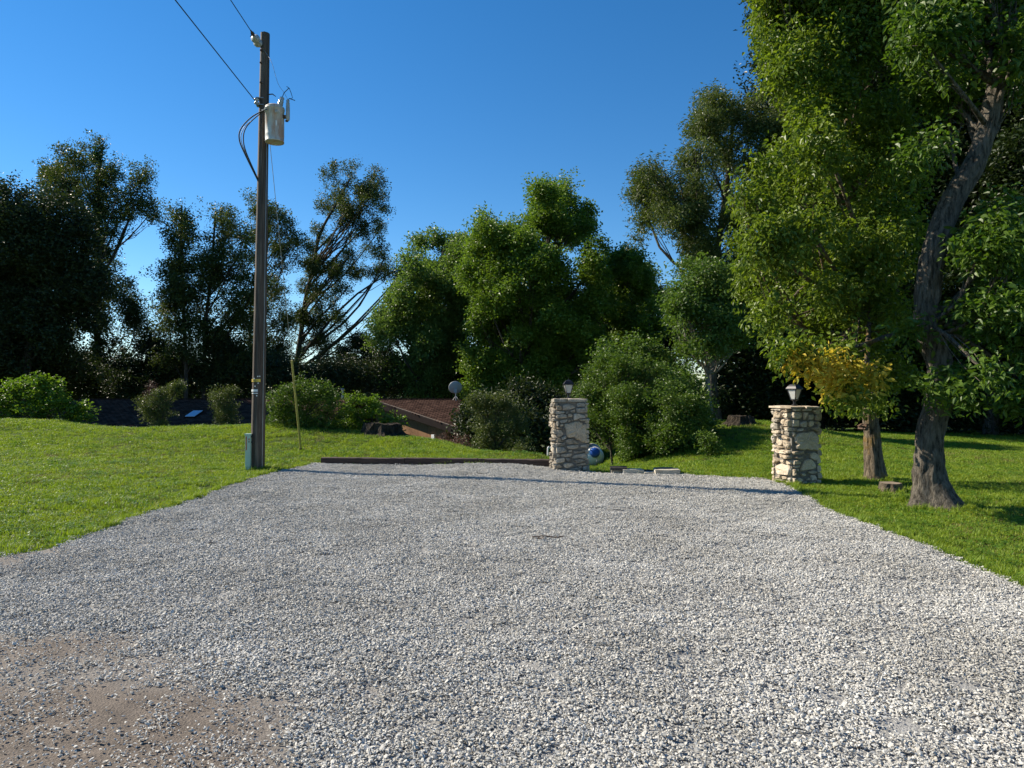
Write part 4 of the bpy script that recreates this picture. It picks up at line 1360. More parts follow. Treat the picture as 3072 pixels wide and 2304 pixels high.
# fascia under the slanting wing edge and the main eave
c0 = np.array([-2.2, 28.0]); c1 = np.array([-6.4, 31.86])
for nm, p_, q_, th in (('fascia', c0, c1, 0.26), ('fascia', np.array([-20, 26.4]), np.array([-7.5, 26.4]), 0.2), ('fascia', np.array([-2.2, 28.0]), np.array([-2.36, 32.0]), 0.2)):
    d_ = (q_ - p_) / np.linalg.norm(q_ - p_); nn_ = np.array([d_[1], -d_[0]]) * 0.02
    V = []
    for s_ in (-1, 1):
        for e_ in (p_, q_):
            V += [(e_[0] + nn_[0] * s_, e_[1] + nn_[1] * s_, roof_z(e_[1]) - 0.02), (e_[0] + nn_[0] * s_, e_[1] + nn_[1] * s_, roof_z(e_[1]) - 0.02 - th)]
    mm = MB(HO); mm.add(V, [(0, 1, 3, 2), (4, 6, 7, 5), (0, 4, 5, 1), (2, 3, 7, 6), (0, 2, 6, 4), (1, 5, 7, 3)]); mm.build(nm, m_fascia, house)
# light drip edge along the slant
mm = MB(HO); mm.tube([(c0[0], c0[1], roof_z(c0[1]) + 0.02), (c1[0], c1[1], roof_z(c1[1]) + 0.02)], 0.014, 6); mm.build('drip_edge', m_cutwood, house)
# wing wall of siding panels, each its own piece
wa = np.array([-2.75, 28.95]); wb = np.array([-6.35, 32.25])
wd = (wb - wa); WL = np.linalg.norm(wd); wd /= WL; wn_ = np.array([-wd[1], wd[0]])
if wn_[1] > 0:
    wn_ = -wn_
wing_wall = MB(HO)
V = []
for t_ in (0, 1):
    p_ = wa + wd * WL * t_ - wn_ * 0.06
    for dd in (0, -0.12):
        q_ = p_ + wn_ * dd; V += [(q_[0], q_[1], -3.0), (q_[0], q_[1], roof_z(min(q_[1], 32)) - 0.16)]
wing_wall.add(V, [(0, 4, 5, 1), (2, 3, 7, 6), (0, 1, 3, 2), (4, 6, 7, 5), (1, 5, 7, 3), (0, 2, 6, 4)])
ww_ = wing_wall.build('wing_wall', m_siding, house)
npan = 8
for i in range(npan):
    for (z0_, z1_) in ((-2.9, -0.62), (-0.60, None)):
        a_ = wa + wd * (WL * i / npan + 0.006); b_ = wa + wd * (WL * (i + 1) / npan - 0.006)
        ta = roof_z(a_[1]) - 0.17 if z1_ is None else z1_; tb = roof_z(min(b_[1], 32)) - 0.17 if z1_ is None else z1_
        V = [(a_[0] - wn_[0] * .05, a_[1] - wn_[1] * .05, z0_), (b_[0] - wn_[0] * .05, b_[1] - wn_[1] * .05, z0_), (b_[0], b_[1], z0_), (a_[0], a_[1], z0_),
             (a_[0] - wn_[0] * .05, a_[1] - wn_[1] * .05, ta), (b_[0] - wn_[0] * .05, b_[1] - wn_[1] * .05, tb), (b_[0], b_[1], tb), (a_[0], a_[1], ta)]
        mm = MB(HO); mm.hexa(V); mm.build('siding_panel', m_siding, ww_)
# meter box
mp = wa + wd * 0.75 + wn_ * 0.05
ang_w = math.degrees(math.atan2(wd[1], wd[0]))
mm = MB(HO); mm.box((mp[0], mp[1], -0.42), (0.18, 0.10, 0.26), rotm('Z', ang_w)); mx_ = mm.build('meter_box', m_tagwhite, house)
mm = MB(HO); mm.tube([(mp[0], mp[1], -0.55), (mp[0], mp[1], -1.2)], 0.03, 8); mm.build('conduit', m_steel, mx_)
# remaining walls, porch post, vent pipe
mm = MB(HO); mm.box((-13.7, 32.1, -1.85), (11.6, 10.6, 2.3)); mm.build('main_wall', m_siding, house)
mm = MB(HO); mm.box((-4.6, 34.6, -1.6), (3.8, 4.4, 2.6)); mm.build('rear_wall', m_siding, house)
mm = MB(HO); mm.box((-2.42, 28.25, -1.5), (0.12, 0.12, 3.0)); mm.build('porch_post', m_fascia, house)
vp = P(342.7, 394, 32.6)
mm = MB(HO); mm.tube([(vp[0], 32.6, 0.8), (vp[0], 32.6, 1.62)], 0.06, 10); mm.lathe((vp[0], 32.6, 1.6), [(0.09, 0), (0.10, 0.04), (0.05, 0.07)], 10); mm.build('vent_pipe', m_steel, house)
# satellite dish standing on the ridge
dc = P(455.4, 388, 31.8)
sd = empty('satellite_dish', (dc[0], 31.8, RZ + 0.03), 'round grey satellite dish on the ridge of the brown roof', 'satellite dish')
DO = np.array([dc[0], 31.8, RZ + 0.03])
dn = Vector((-0.10, 0.93, 0.35)).normalized(); q = np.array(dn.to_track_quat('Z', 'Y').to_matrix())
m_dish = simple_mat('dish_grey_paint', (0.30, 0.32, 0.34), 0.45)
mm = MB(DO)
prof = [(0.02, 0.0), (0.12, 0.008), (0.22, 0.03), (0.30, 0.065), (0.31, 0.075), (0.295, 0.08), (0.21, 0.045), (0.10, 0.02)]
mm.lathe(dc, prof, 32, q); mm.build('reflector', m_dish, sd, True)
mm = MB(DO); mm.box(dc - np.array(dn) * 0.06 + [0, 0, -0.10], (0.14, 0.10, 0.18)); mm.build('rear_mount', m_dish, sd)
mm = MB(DO); mm.tube([dc - np.array(dn) * 0.07 + [0, 0, -0.15], DO + [0.02, -0.05, 0.25], DO + [0.03, -0.05, -0.1]], 0.028, 8); mm.build('mast', m_steel, sd)
mm = MB(DO); mm.tube([DO + [-0.10, -0.2, -0.07], DO + [0.03, -0.05, 0.12]], 0.014, 6); mm.build('strut', m_steel, sd)
mm = MB(DO); mm.tube([DO + [0.16, -0.2, -0.07], DO + [0.03, -0.05, 0.12]], 0.014, 6); mm.build('strut', m_steel, sd)
mm = MB(DO); mm.tube([dc + [0, 0, -0.28], dc + np.array(dn) * 0.42 + [0, 0, -0.22]], 0.015, 6); mm.box(dc + np.array(dn) * 0.44 + [0, 0, -0.18], (0.06, 0.10, 0.08)); mm.build('feed_arm', m_steel, sd)


# ------------------------------------------------------------------ trees and shrubs
def bark_mat(name, dark, light, sc=1.0, moss=None):
    m, nt, b = new_mat(name)
    w1 = noise(nt, 6 * sc, 7, 0.72, stretch=(2.6, 2.6, 0.55)); w2 = noise(nt, 2.0 * sc, 4, 0.6)
    c = ramp(nt, [(0.36, tuple(v * 0.55 for v in dark)), (0.5, tuple((a + b_) / 2 for a, b_ in zip(dark, light))), (0.64, light)], w1)
    if moss:
        c = mixc(nt, c, moss, ramp(nt, [(0.52, (0, 0, 0)), (0.66, (0.8, 0.8, 0.8))], w2))
    nt.links.new(c, b.inputs['Base Color']); b.inputs['Roughness'].default_value = 0.95
    b.inputs['Specular IOR Level'].default_value = 0.15
    bump(nt, b, w1, 1.0, 0.09)
    return m


m_bark = bark_mat('grey_brown_bark', (0.045, 0.038, 0.030), (0.13, 0.115, 0.095))
m_bark_pale = bark_mat('pale_bark', (0.16, 0.14, 0.115), (0.34, 0.31, 0.265))
m_bark_near = bark_mat('furrowed_bark', (0.065, 0.052, 0.038), (0.27, 0.22, 0.16), 1.5, (0.26, 0.16, 0.035))
m_bark_near2 = bark_mat('furrowed_grey_bark', (0.055, 0.048, 0.038), (0.230, 0.200, 0.160), 1.5)


def leaf_puff(seed, n, rad, ln, wd, droop=0.0, flat=0.7, up=0.5, simple=True, compound=False):
    """a loose spray of separate leaves about the origin"""
    rng = np.random.default_rng(seed)
    mb = MB()
    for _ in range(n):
        p = rng.normal(0, 1, 3); p /= np.linalg.norm(p) + 1e-9
        p *= rad * rng.random() ** 0.5; p[2] *= flat
        d = rng.normal(0, 1, 3); d[2] = d[2] * 0.5 - droop; d += p / rad * 0.6; d /= np.linalg.norm(d) + 1e-9
        nrm = rng.normal(0, 1, 3) + np.array([0, 0, up * 2.0]); nrm -= d * np.dot(nrm, d); nrm /= np.linalg.norm(nrm) + 1e-9
        s_ = np.cross(nrm, d)
        l_ = ln * rng.uniform(0.7, 1.2); w_ = wd * rng.uniform(0.8, 1.15) * l_ / ln
        dip = -nrm * w_ * 0.25
        if simple:
            mb.add([p, p + d * l_ * 0.45 + s_ * w_ / 2 - dip, p + d * l_, p + d * l_ * 0.45 - s_ * w_ / 2 - dip], [(0, 3, 2), (0, 2, 1)], tone=rng.random())
        else:
            tip = p + d * l_ - np.array([0, 0, l_ * 0.12])
            mb.add([p, p + d * l_ * 0.3 + s_ * w_ * .5 - dip, p + d * l_ * 0.65 + s_ * w_ * .4 - dip, tip, p + d * l_ * 0.65 - s_ * w_ * .4 - dip, p + d * l_ * 0.3 - s_ * w_ * .5 - dip, p + d * l_ * 0.5],
                   [(0, 6, 1), (1, 6, 2), (2, 6, 3), (3, 6, 4), (4, 6, 5), (5, 6, 0)], tone=rng.random())
    return mb.mesh('leaf_spray')


def leaf_kind(name, ca, cb, n, rad, ln, wd, trans=0.35, droop=0.0, flat=0.7, up=0.5, simple=True, nv=6, tint=(1.15, 1.2, 0.5), rough=0.45):
    m = leaf_mat(name, ca, cb, trans, tint, rough)
    return template_set(name, [leaf_puff(hash(name) % 1000 * 0 + sum(map(ord, name)) + i, n, rad, ln, wd, droop, flat, up, simple) for i in range(nv)], m), m


K = {}
K['oak'] = leaf_kind('oak_leaf', (0.038, 0.060, 0.014), (0.100, 0.125, 0.034), 20, 0.32, 0.125, 0.075, 0.30, flat=0.95, up=0.3, rough=0.5)
K['oakdark'] = leaf_kind('dark_oak_leaf', (0.018, 0.032, 0.010), (0.045, 0.064, 0.020), 22, 0.40, 0.14, 0.085, 0.24, flat=0.9, up=0.3, rough=0.5)  # leaf colour set very dark to paint in the deep crown shade
K['ivy'] = leaf_kind('ivy_leaf', (0.03, 0.07, 0.012), (0.07, 0.13, 0.02), 18, 0.22, 0.12, 0.09, 0.35)
K['maple'] = leaf_kind('maple_leaf', (0.080, 0.155, 0.020), (0.185, 0.265, 0.042), 22, 0.34, 0.13, 0.095, 0.38, 0.15, flat=0.85)
K['cotton'] = leaf_kind('cottonwood_leaf', (0.080, 0.150, 0.035), (0.165, 0.240, 0.065), 20, 0.34, 0.13, 0.105, 0.40, 0.3, flat=0.9)
K['walnut'] = leaf_kind('walnut_leaflet', (0.052, 0.082, 0.020), (0.115, 0.145, 0.036), 26, 0.30, 0.13, 0.042, 0.35, 0.6, 1.0, 0.2)
K['slim'] = leaf_kind('elm_leaf', (0.060, 0.120, 0.022), (0.130, 0.200, 0.040), 22, 0.26, 0.10, 0.06, 0.38, 0.4)
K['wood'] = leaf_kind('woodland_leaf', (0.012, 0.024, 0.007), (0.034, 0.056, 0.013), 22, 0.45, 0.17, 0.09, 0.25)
K['near'] = leaf_kind('hackberry_leaf', (0.065, 0.120, 0.014), (0.205, 0.265, 0.030), 15, 0.19, 0.080, 0.042, 0.42, 0.55, 0.9, 0.3, False)
K['near2'] = leaf_kind('box_elder_leaf', (0.042, 0.100, 0.014), (0.125, 0.195, 0.026), 14, 0.20, 0.092, 0.046, 0.42, 0.55, 0.8, 0.35, False)
K['yellow'] = leaf_kind('yellow_leaf', (0.36, 0.36, 0.02), (0.74, 0.54, 0.08), 13, 0.17, 0.080, 0.046, 0.42, 0.5, 0.9, 0.3, False, 5, (1.1, 1.0, 0.6))
K['shrub'] = leaf_kind('shrub_leaf', (0.055, 0.110, 0.016), (0.135, 0.200, 0.030), 26, 0.20, 0.065, 0.036, 0.33)
K['brightshrub'] = leaf_kind('bright_shrub_leaf', (0.075, 0.150, 0.016), (0.165, 0.250, 0.030), 20, 0.20, 0.10, 0.065, 0.42, 0.1, 0.6, 0.8)
K['drab'] = leaf_kind('drab_shrub_leaf', (0.055, 0.085, 0.022), (0.130, 0.150, 0.045), 28, 0.17, 0.055, 0.028, 0.30)
K['dry'] = leaf_kind('dry_brown_leaf', (0.06, 0.03, 0.022), (0.13, 0.07, 0.05), 20, 0.15, 0.06, 0.02, 0.2, 0, 1.0, 0.1, True, 4, (1, 0.9, 0.8))
K['pink'] = leaf_kind('pink_flower', (0.13, 0.065, 0.05), (0.28, 0.16, 0.12), 9, 0.09, 0.045, 0.012, 0.3, 0, 1.3, 0.1, True, 4, (1, 0.8, 0.8))


DENS = {'oak': (0.85, 0.72), 'oakdark': (1.3, 1.5), 'maple': (1.0, 1.5), 'cotton': (1.0, 1.4), 'walnut': (0.85, 0.9), 'wood': (1.2, 1.5), 'near': (1.0, 1.0), 'near2': (1.0, 1.0)}


def crown_points(lobes, D, rng, cd, rc, ns, inner=0.25, flat=0.9):
    pts = []; clumps = []
    for lb in lobes:
        px, py, rx, ry = lb[:4]; dy = lb[4] if len(lb) > 4 else rng.uniform(-0.5, 0.5) * (rx / F * D) * 1.2
        Dl = D + dy
        c = P(px, py, Dl); a_ = rx / F * D; c_ = ry / F * D; b_ = a_ * 0.95
        rm = (a_ * b_ * c_) ** (1 / 3)
        nc = max(4, int(4 * math.pi * rm * rm * cd))
        d = rng.normal(0, 1, (nc, 3)); d /= np.linalg.norm(d, axis=1)[:, None]
        rr_ = np.where(rng.random(nc) < inner, rng.uniform(0.1, 0.6, nc), rng.uniform(0.65, 1.05, nc))
        cc = c + d * rr_[:, None] * np.array([a_, b_, c_])
        clumps.append((c, cc))
        for q_ in cc:
            k_ = max(2, int(ns * rng.uniform(0.5, 1.5)))
            g_ = rng.normal(0, 1, (k_, 3)) * rc * np.array([1, 1, flat]) * 0.55
            pts.append(q_ + g_)
    return np.concatenate(pts), clumps


def poly_lobes(poly, n, rmin, rmax, depth, seed, front=0.0):
    """lobes of foliage filling a crown outline, thick in the middle and thin at its rim"""
    rg = np.random.default_rng(seed)
    pa = np.array(poly, float); c = pa.mean(0); ext = np.ptp(pa, axis=0) / 2
    out = []
    tries = 0
    while len(out) < n and tries < n * 60:
        tries += 1
        x = rg.uniform(pa[:, 0].min(), pa[:, 0].max()); y = rg.uniform(pa[:, 1].min(), pa[:, 1].max())
        r = rg.uniform(rmin, rmax)
        ok = all(inside(poly, x + r * 0.75 * math.cos(a), y + r * 0.75 * math.sin(a)) for a in np.arange(8) * math.pi / 4)
        if not ok:
            continue
        u = min(1.0, math.hypot((x - c[0]) / ext[0], (y - c[1]) / ext[1]))
        d = depth * math.sqrt(max(0.05, 1 - u * u))
        out.append((x, y, r, r * rg.uniform(0.75, 1.0), rg.uniform(-1, 1) * d + front))
    return out


def limb_path(a_, b_, rng, n=6, sagup=0.12):
    t = np.linspace(0, 1, n)[:, None]
    L_ = np.linalg.norm(b_ - a_)
    p = a_ * (1 - t) + b_ * t
    bend = rng.normal(0, 0.07, 3) * L_
    p = p + np.sin(t * math.pi) * (bend + np.array([0, 0, -sagup * L_]))
    return p


def tree(name, label, cat, trunk_px, D, lobes, kind, seed, cd=1.0, rc=0.55, ns=9, group=None, bark=None, smin=0.8, smax=1.25, r0=0.2, r1=0.05, twigs=5, extra=None, inner=0.25,
         trunk_ridge=None, limb_r=0.32, base_z=None, sides=9, limb_min=None, limb_frac=1.0):
    rng = np.random.default_rng(seed)
    bark = bark or m_bark
    tp = []
    for t in trunk_px:
        tp.append(P(t[0], t[1], D + (t[2] if len(t) > 2 else 0)))
    tp = np.array(tp)
    zb = tz(tp[0][0], tp[0][1]) if base_z is None else base_z
    if tp[0][2] > zb + 0.05:
        foot = tp[0].copy(); foot[2] = zb - 0.1; foot[0] += (tp[0] - tp[1])[0] * 0.15; tp = np.concatenate([foot[None], tp])
    base = np.array([tp[0][0], tp[0][1], zb])
    e_ = empty(name, base, label, cat, group)
    path = bez(tp, max(14, len(tp) * 5))
    hz = np.linspace(0, 1, len(path))
    rad = (r0 + (r1 - r0) * hz ** 0.8) + r0 * 0.55 * np.exp(-hz * 22)
    mm = MB(base); mm.tube(path, rad, sides); mm.build('trunk', bark, e_, True)
    if kind in DENS:
        cd = cd * DENS[kind][0]; ns = ns * DENS[kind][1]
    pts, clumps = crown_points(lobes, D, rng, cd, rc, ns, inner)
    mm = MB(base)
    zlim = max(zb + 0.28 * (path[-1][2] - zb), limb_min if limb_min is not None else -99)
    zlim = min(zlim, path[-2][2])
    limb_frac = min(limb_frac, 38.0 / len(clumps))
    for (c, cc) in clumps:
        if rng.random() > limb_frac:
            continue
        # limb leaves the trunk somewhat below the lobe
        dz_ = path[:, 2] - (c[2] - 0.95 * np.linalg.norm((c - path[min(len(path) - 1, len(path) // 2)])[:2]) - 0.4)
        i0 = int(np.argmin(np.abs(dz_) + 0.15 * np.linalg.norm(path - c, axis=1) + 50 * (path[:, 2] < zlim)))
        L_ = np.linalg.norm(c - path[i0])
        rr0 = min(rad[i0] * 0.6, 0.02 + 0.014 * L_ * limb_r / 0.32)
        lp = limb_path(path[i0], c, rng, 6, 0.10 if c[2] > path[i0][2] + 0.3 else -0.18)
        mm.tube(lp, np.linspace(rr0, max(0.010, rr0 * 0.35), len(lp)), 5, False)
        for q_ in cc[rng.permutation(len(cc))[:twigs]]:
            st = lp[rng.integers(2, len(lp))]
            tw = limb_path(st, q_, rng, 4, 0.06)
            mm.tube(tw, np.linspace(max(0.008, rr0 * 0.28), 0.005, 4), 4, False)
    mm.build('branches', bark, e_, True)['kind'] = 'stuff'
    n = len(pts)
    rot = np.stack([rng.normal(0, 0.25, n), rng.normal(0, 0.25, n), rng.uniform(0, 6.283, n)], 1)
    cr = scatter('crown', K[kind][0], pts, rot, rng.uniform(smin, smax, n), e_, base)
    for (nm, lb2, kd2, cd2, rc2, ns2) in (extra or []):
        p2, _c = crown_points(lb2, D, rng, cd2, rc2, ns2, 0.3)
        n2 = len(p2)
        scatter(nm, K[kd2][0], p2, np.stack([rng.normal(0, 0.3, n2), rng.normal(0, 0.3, n2), rng.uniform(0, 6.283, n2)], 1), rng.uniform(smin, smax, n2), e_, base)
    return e_, cr, base


LG = 'tall trees behind the house'
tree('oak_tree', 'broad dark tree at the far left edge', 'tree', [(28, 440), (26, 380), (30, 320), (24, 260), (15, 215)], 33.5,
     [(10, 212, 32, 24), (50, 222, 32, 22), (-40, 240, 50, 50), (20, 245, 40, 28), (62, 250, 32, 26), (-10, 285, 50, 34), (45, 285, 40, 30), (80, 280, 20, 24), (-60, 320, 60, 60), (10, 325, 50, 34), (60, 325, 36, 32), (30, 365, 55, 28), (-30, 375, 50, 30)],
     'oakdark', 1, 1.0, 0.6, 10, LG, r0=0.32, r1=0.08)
tree('oak_tree', 'tallest left tree with an ivy covered trunk', 'tree', [(98, 440), (98, 380), (97, 320), (98, 260), (97, 210), (99, 150)], 41,
     poly_lobes([(20, 178), (32, 168), (40, 168), (52, 150), (58, 136), (66, 145), (75, 150), (86, 142), (98, 133), (110, 145), (118, 165), (130, 168), (140, 155), (152, 160), (158, 172), (152, 185), (165, 195), (171, 205), (158, 222), (135, 228), (120, 250), (125, 280), (150, 300), (150, 390), (60, 390), (55, 300), (75, 270), (78, 240), (60, 215), (48, 205), (38, 190)], 135, 6, 11, 2.6, 311),
     'oak', 2, 1.25, 0.42, 9, LG, r0=0.30, r1=0.08, extra=[('ivy', [(98, y_, 6, 11, 0) for y_ in range(160, 400, 18)], 'ivy', 3.0, 0.28, 8)])
tree('oak_tree', 'slim two topped tree right of the ivy covered one', 'tree', [(186, 440), (186, 380), (184, 320), (181, 270), (181, 205)], 38,
     poly_lobes([(172, 215), (181, 197), (190, 208), (197, 225), (203, 250), (206, 290), (206, 370), (158, 375), (153, 330), (157, 280), (160, 250), (167, 230)], 60, 6, 11, 1.6, 312),
     'oak', 3, 1.2, 0.45, 9, LG, r0=0.17, r1=0.05)
tree('oak_tree', 'round topped tree just left of the utility pole', 'tree', [(205, 440), (204, 380), (206, 320), (211, 270), (215, 210)], 39,
     poly_lobes([(202, 215), (207, 199), (216, 192), (227, 198), (233, 214), (243, 220), (256, 234), (260, 260), (263, 300), (263, 385), (198, 388), (191, 330), (195, 270), (195, 235)], 90, 6, 11, 2.0, 313),
     'oak', 4, 1.2, 0.45, 9, LG, r0=0.19, r1=0.05)
tree('oak_tree', 'thin crowned tree directly behind the utility pole', 'tree', [(256, 440), (253, 380), (250, 330), (262, 280), (270, 215)], 46,
     poly_lobes([(237, 201), (245, 191), (258, 195), (266, 187), (283, 190), (288, 205), (291, 215), (304, 228), (307, 245), (297, 262), (291, 290), (297, 330), (300, 372), (245, 385), (242, 330), (247, 280), (245, 250), (257, 225), (247, 212)], 90, 5, 10, 2.0, 314),
     'oak', 5, 1.2, 0.45, 8, LG, r0=0.16, r1=0.05)
tree('oak_tree', 'fan shaped open tree leaning right of the utility pole', 'tree', [(293, 440), (295, 380), (301, 333), (305, 301), (313, 267), (320, 233), (338, 200), (350, 178)], 48.5,
     poly_lobes([(309, 200), (317, 164), (327, 158), (347, 162), (362, 158), (380, 166), (396, 189), (391, 205), (394, 222), (387, 235), (389, 250), (402, 260), (420, 266), (420, 281), (395, 284), (375, 282), (361, 290), (364, 302), (352, 306), (347, 302), (346, 320), (354, 340), (346, 364), (298, 367), (288, 330), (296, 290), (301, 255), (304, 230)], 150, 5, 9, 2.4, 315),
     'oak', 6, 1.3, 0.34, 8, LG, r0=0.26, r1=0.06, limb_r=0.6, limb_frac=0.5)
tree('young_oak', 'small dark round tree between the fan shaped tree and the cottonwood', 'tree', [(366, 440), (366, 395), (365, 350)], 44,
     [(365, 342, 12, 9), (354, 356, 14, 11), (374, 358, 14, 11), (362, 376, 20, 13), (350, 388, 14, 10), (380, 388, 14, 10)], 'oakdark', 7, 1.3, 0.4, 9, r0=0.1, r1=0.03)
ug = 'dark undergrowth behind the house'
for i, (lb, tx, lab_) in enumerate(((([(-20, 385, 40, 20), (20, 378, 36, 24), (50, 385, 26, 18)]), 20, 'dark thicket under the far left tree'),
                                   (([(95, 380, 34, 24), (130, 378, 28, 24), (156, 376, 22, 24), (150, 350, 16, 16)]), 120, 'dark thicket below the ivy covered trunk'),
                                   (([(180, 378, 26, 24), (212, 380, 26, 22), (240, 376, 22, 26), (226, 350, 18, 14)]), 212, 'dark thicket just left of the pole behind the roof'),
                                   (([(280, 376, 22, 24), (315, 382, 24, 16), (340, 380, 20, 18), (372, 378, 18, 20), (392, 366, 16, 18), (405, 386, 20, 14)]), 315, 'dark thicket behind the roof right of the pole'))):
    tree('thicket', lab_, 'shrub', [(tx, 440), (tx, 395)], 39.5, lb, 'oakdark', 50 + i, 1.1, 0.5, 9, ug, r0=0.08, r1=0.03)

CG = 'trees in the middle distance'
tree('cottonwood', 'pale green cottonwood on the left of the central trees', 'tree', [(428, 450), (428, 400), (430, 330), (438, 270), (448, 240)], 39,
     poly_lobes([(402, 262), (410, 238), (420, 233), (430, 240), (440, 227), (455, 219), (467, 219), (480, 240), (477, 330), (450, 397), (393, 397), (378, 355), (363, 320), (365, 298), (386, 290), (396, 280)], 100, 7, 12, 3.0, 301),
     'cotton', 8, 1.2, 0.42, 10, CG, r0=0.22, r1=0.06, bark=m_bark)
tree('maple_tree', 'big rounded green maple in the centre', 'tree', [(532, 450), (530, 400), (528, 340), (540, 280), (552, 220)], 35,
     poly_lobes([(495, 213), (506, 197), (528, 193), (540, 184), (558, 181), (573, 188), (590, 205), (597, 222), (603, 243), (614, 262), (620, 300), (614, 340), (606, 392), (468, 400), (458, 330), (456, 280), (464, 245), (480, 218)], 165, 8, 13, 4.0, 302),
     'maple', 9, 1.25, 0.48, 10, CG, r0=0.36, r1=0.08)
tree('maple_tree', 'dark tree between the big maple and the tall right hand wood', 'tree', [(630, 450), (628, 400), (630, 340), (634, 270)], 38,
     poly_lobes([(602, 258), (616, 238), (628, 242), (642, 252), (656, 262), (666, 280), (670, 340), (670, 395), (598, 395), (603, 330)], 52, 9, 15, 3.0, 303),
     'maple', 10, 1.1, 0.48, 10, CG, r0=0.2, r1=0.06)
tree('walnut_tree', 'tall feathery tree rising behind the right hand foliage', 'tree', [(716, 430), (712, 380), (712, 320), (718, 250), (728, 180), (735, 110)], 27,
     poly_lobes([(698, 96), (712, 84), (730, 90), (764, 84), (795, 110), (795, 310), (700, 300), (690, 262), (672, 244), (668, 228), (658, 224), (650, 232), (643, 244), (632, 238), (626, 228), (634, 212), (640, 204), (624, 204), (611, 197), (620, 184), (632, 176), (634, 165), (643, 160), (652, 147), (661, 162), (672, 168), (684, 150), (688, 120)], 210, 5, 9, 2.6, 304),
     'walnut', 11, 2.3, 0.30, 7, CG, r0=0.26, r1=0.06)
tree('young_elm', 'slender tree with a bare pale trunk beside the shrubs', 'tree', [(711, 425), (709, 400), (707, 370), (706, 335), (704, 290), (703, 262)], 21.5,
     poly_lobes([(660, 322), (670, 290), (680, 264), (700, 253), (722, 256), (748, 285), (754, 330), (744, 360), (722, 352), (708, 354), (685, 360), (662, 358)], 60, 7, 11, 1.5, 324),
     'slim', 12, 2.4, 0.30, 8, CG, bark=m_bark_pale, r0=0.10, r1=0.03)

WG = 'tall wood edging the right lawn'
wl = ('tall dark tree of the wood behind the right pillar', 'tall dark tree of the wood seen between the two right trunks', 'tall dark tree of the wood behind the leaning trunk', 'tall dark tree of the wood at the right edge', 'tall dark tree of the wood just past the right edge of the lawn')
for i, (cx_, y0_, lab_) in enumerate(((742, 290, 'dark woodland shrubbery behind the slender pale trunk'), (790, 340, 'dark woodland shrubbery behind the right lantern'))):
    rg = np.random.default_rng(270 + i); lb = []
    for yy_ in range(y0_, 425, 22):
        for dx_ in (-24, 0, 24):
            lb.append((cx_ + dx_ + rg.uniform(-6, 6), yy_ + rg.uniform(-6, 6), rg.uniform(13, 18), rg.uniform(12, 16), rg.uniform(-1.0, 1.0)))
    tree('woodland_thicket', lab_, 'tree', [(cx_, 440), (cx_, 380), (cx_ + 3, y0_)], 28.5, lb, 'wood', 280 + i, 1.1, 0.5, 9, WG, r0=0.12, r1=0.04, twigs=3)
for i, (cx_, D_) in enumerate(((818, 29), (868, 28), (926, 26.5), (990, 24.5), (1070, 23))):
    rg = np.random.default_rng(70 + i)
    lb = []
    for yy_ in range(-60, 420, 42):
        for dx_ in (-34, 0, 34):
            lb.append((cx_ + dx_ + rg.uniform(-12, 12), yy_ + rg.uniform(-12, 12), rg.uniform(24, 34), rg.uniform(22, 30), rg.uniform(-1.6, 1.6) + (1.5 if yy_ > 380 else 0)))
    tree('woodland_tree', wl[i], 'tree', [(cx_, 445), (cx_ + 2, 380), (cx_ - 3, 250), (cx_ + 3, 100), (cx_, -40)], D_, lb, 'wood', 80 + i, 0.85, 0.6, 9, WG, r0=0.26, r1=0.08, twigs=3)

# ---- two near trees on the right
def near_trunk(name, e_, base, pts, rad, bark, seed, flare):
    pass


R1_lobes = poly_lobes([(752, -45), (742, 49), (764, 73), (786, 115), (776, 137), (752, 161), (737, 219), (722, 276), (738, 318), (760, 352), (800, 352), (850, 356), (880, 405), (905, 400), (915, 330), (922, 200), (922, -45)], 150, 12, 20, 1.9, 305, -0.7)
R1_lobes += [(780, 352, 8, 6, -3.0), (802, 348, 12, 6, -3.0), (845, 350, 12, 6, -2.8), (842, 394, 11, 4, -2.8), (864, 392, 10, 5, -2.6), (830, 368, 10, 6, -2.5), (870, 404, 10, 4, -0.4), (850, 402, 10, 4, -0.6)]
R1_yel = [(796, 356, 8, 5, -3.1), (816, 366, 9, 5, -3.1), (832, 362, 12, 7, -3.0), (852, 366, 10, 7, -2.9), (828, 380, 9, 6, -3.0), (846, 382, 10, 7, -2.9), (866, 376, 8, 6, -2.8)]
e1, cr1, base1 = tree('hackberry_tree', 'yellow green tree standing just right of the right pillar', 'tree', [(876, 486), (872, 440), (870, 400), (872, 350), (866, 280), (858, 200), (850, 120), (846, 40), (845, -20)], 12.15,
                      R1_lobes, 'near', 13, 9.0, 0.20, 6, 'trees on the right lawn', m_bark_near, 0.8, 1.25, 0.145, 0.06, 3, [('yellowing_leaves', R1_yel, 'yellow', 11, 0.13, 4)], sides=40, limb_min=2.4, limb_frac=0.3)
R2_lobes = poly_lobes([(962, 188), (1000, 182), (1060, 182), (1060, 425), (1000, 422), (975, 408), (936, 408), (930, 386), (948, 362), (944, 340), (962, 300), (960, 240)], 34, 9, 15, 0.9, 306, -0.4)
R2_lobes += poly_lobes([(905, -45), (1070, -45), (1070, 150), (1030, 128), (992, 84), (962, 118), (925, 104), (905, 92)], 55, 12, 20, 1.2, 307, 0.2)
R2_lobes += [(930, 148, 14, 5, -0.3), (912, 160, 11, 5, -0.3), (915, 330, 9, 6, -0.2), (940, 384, 11, 5, -0.7)]
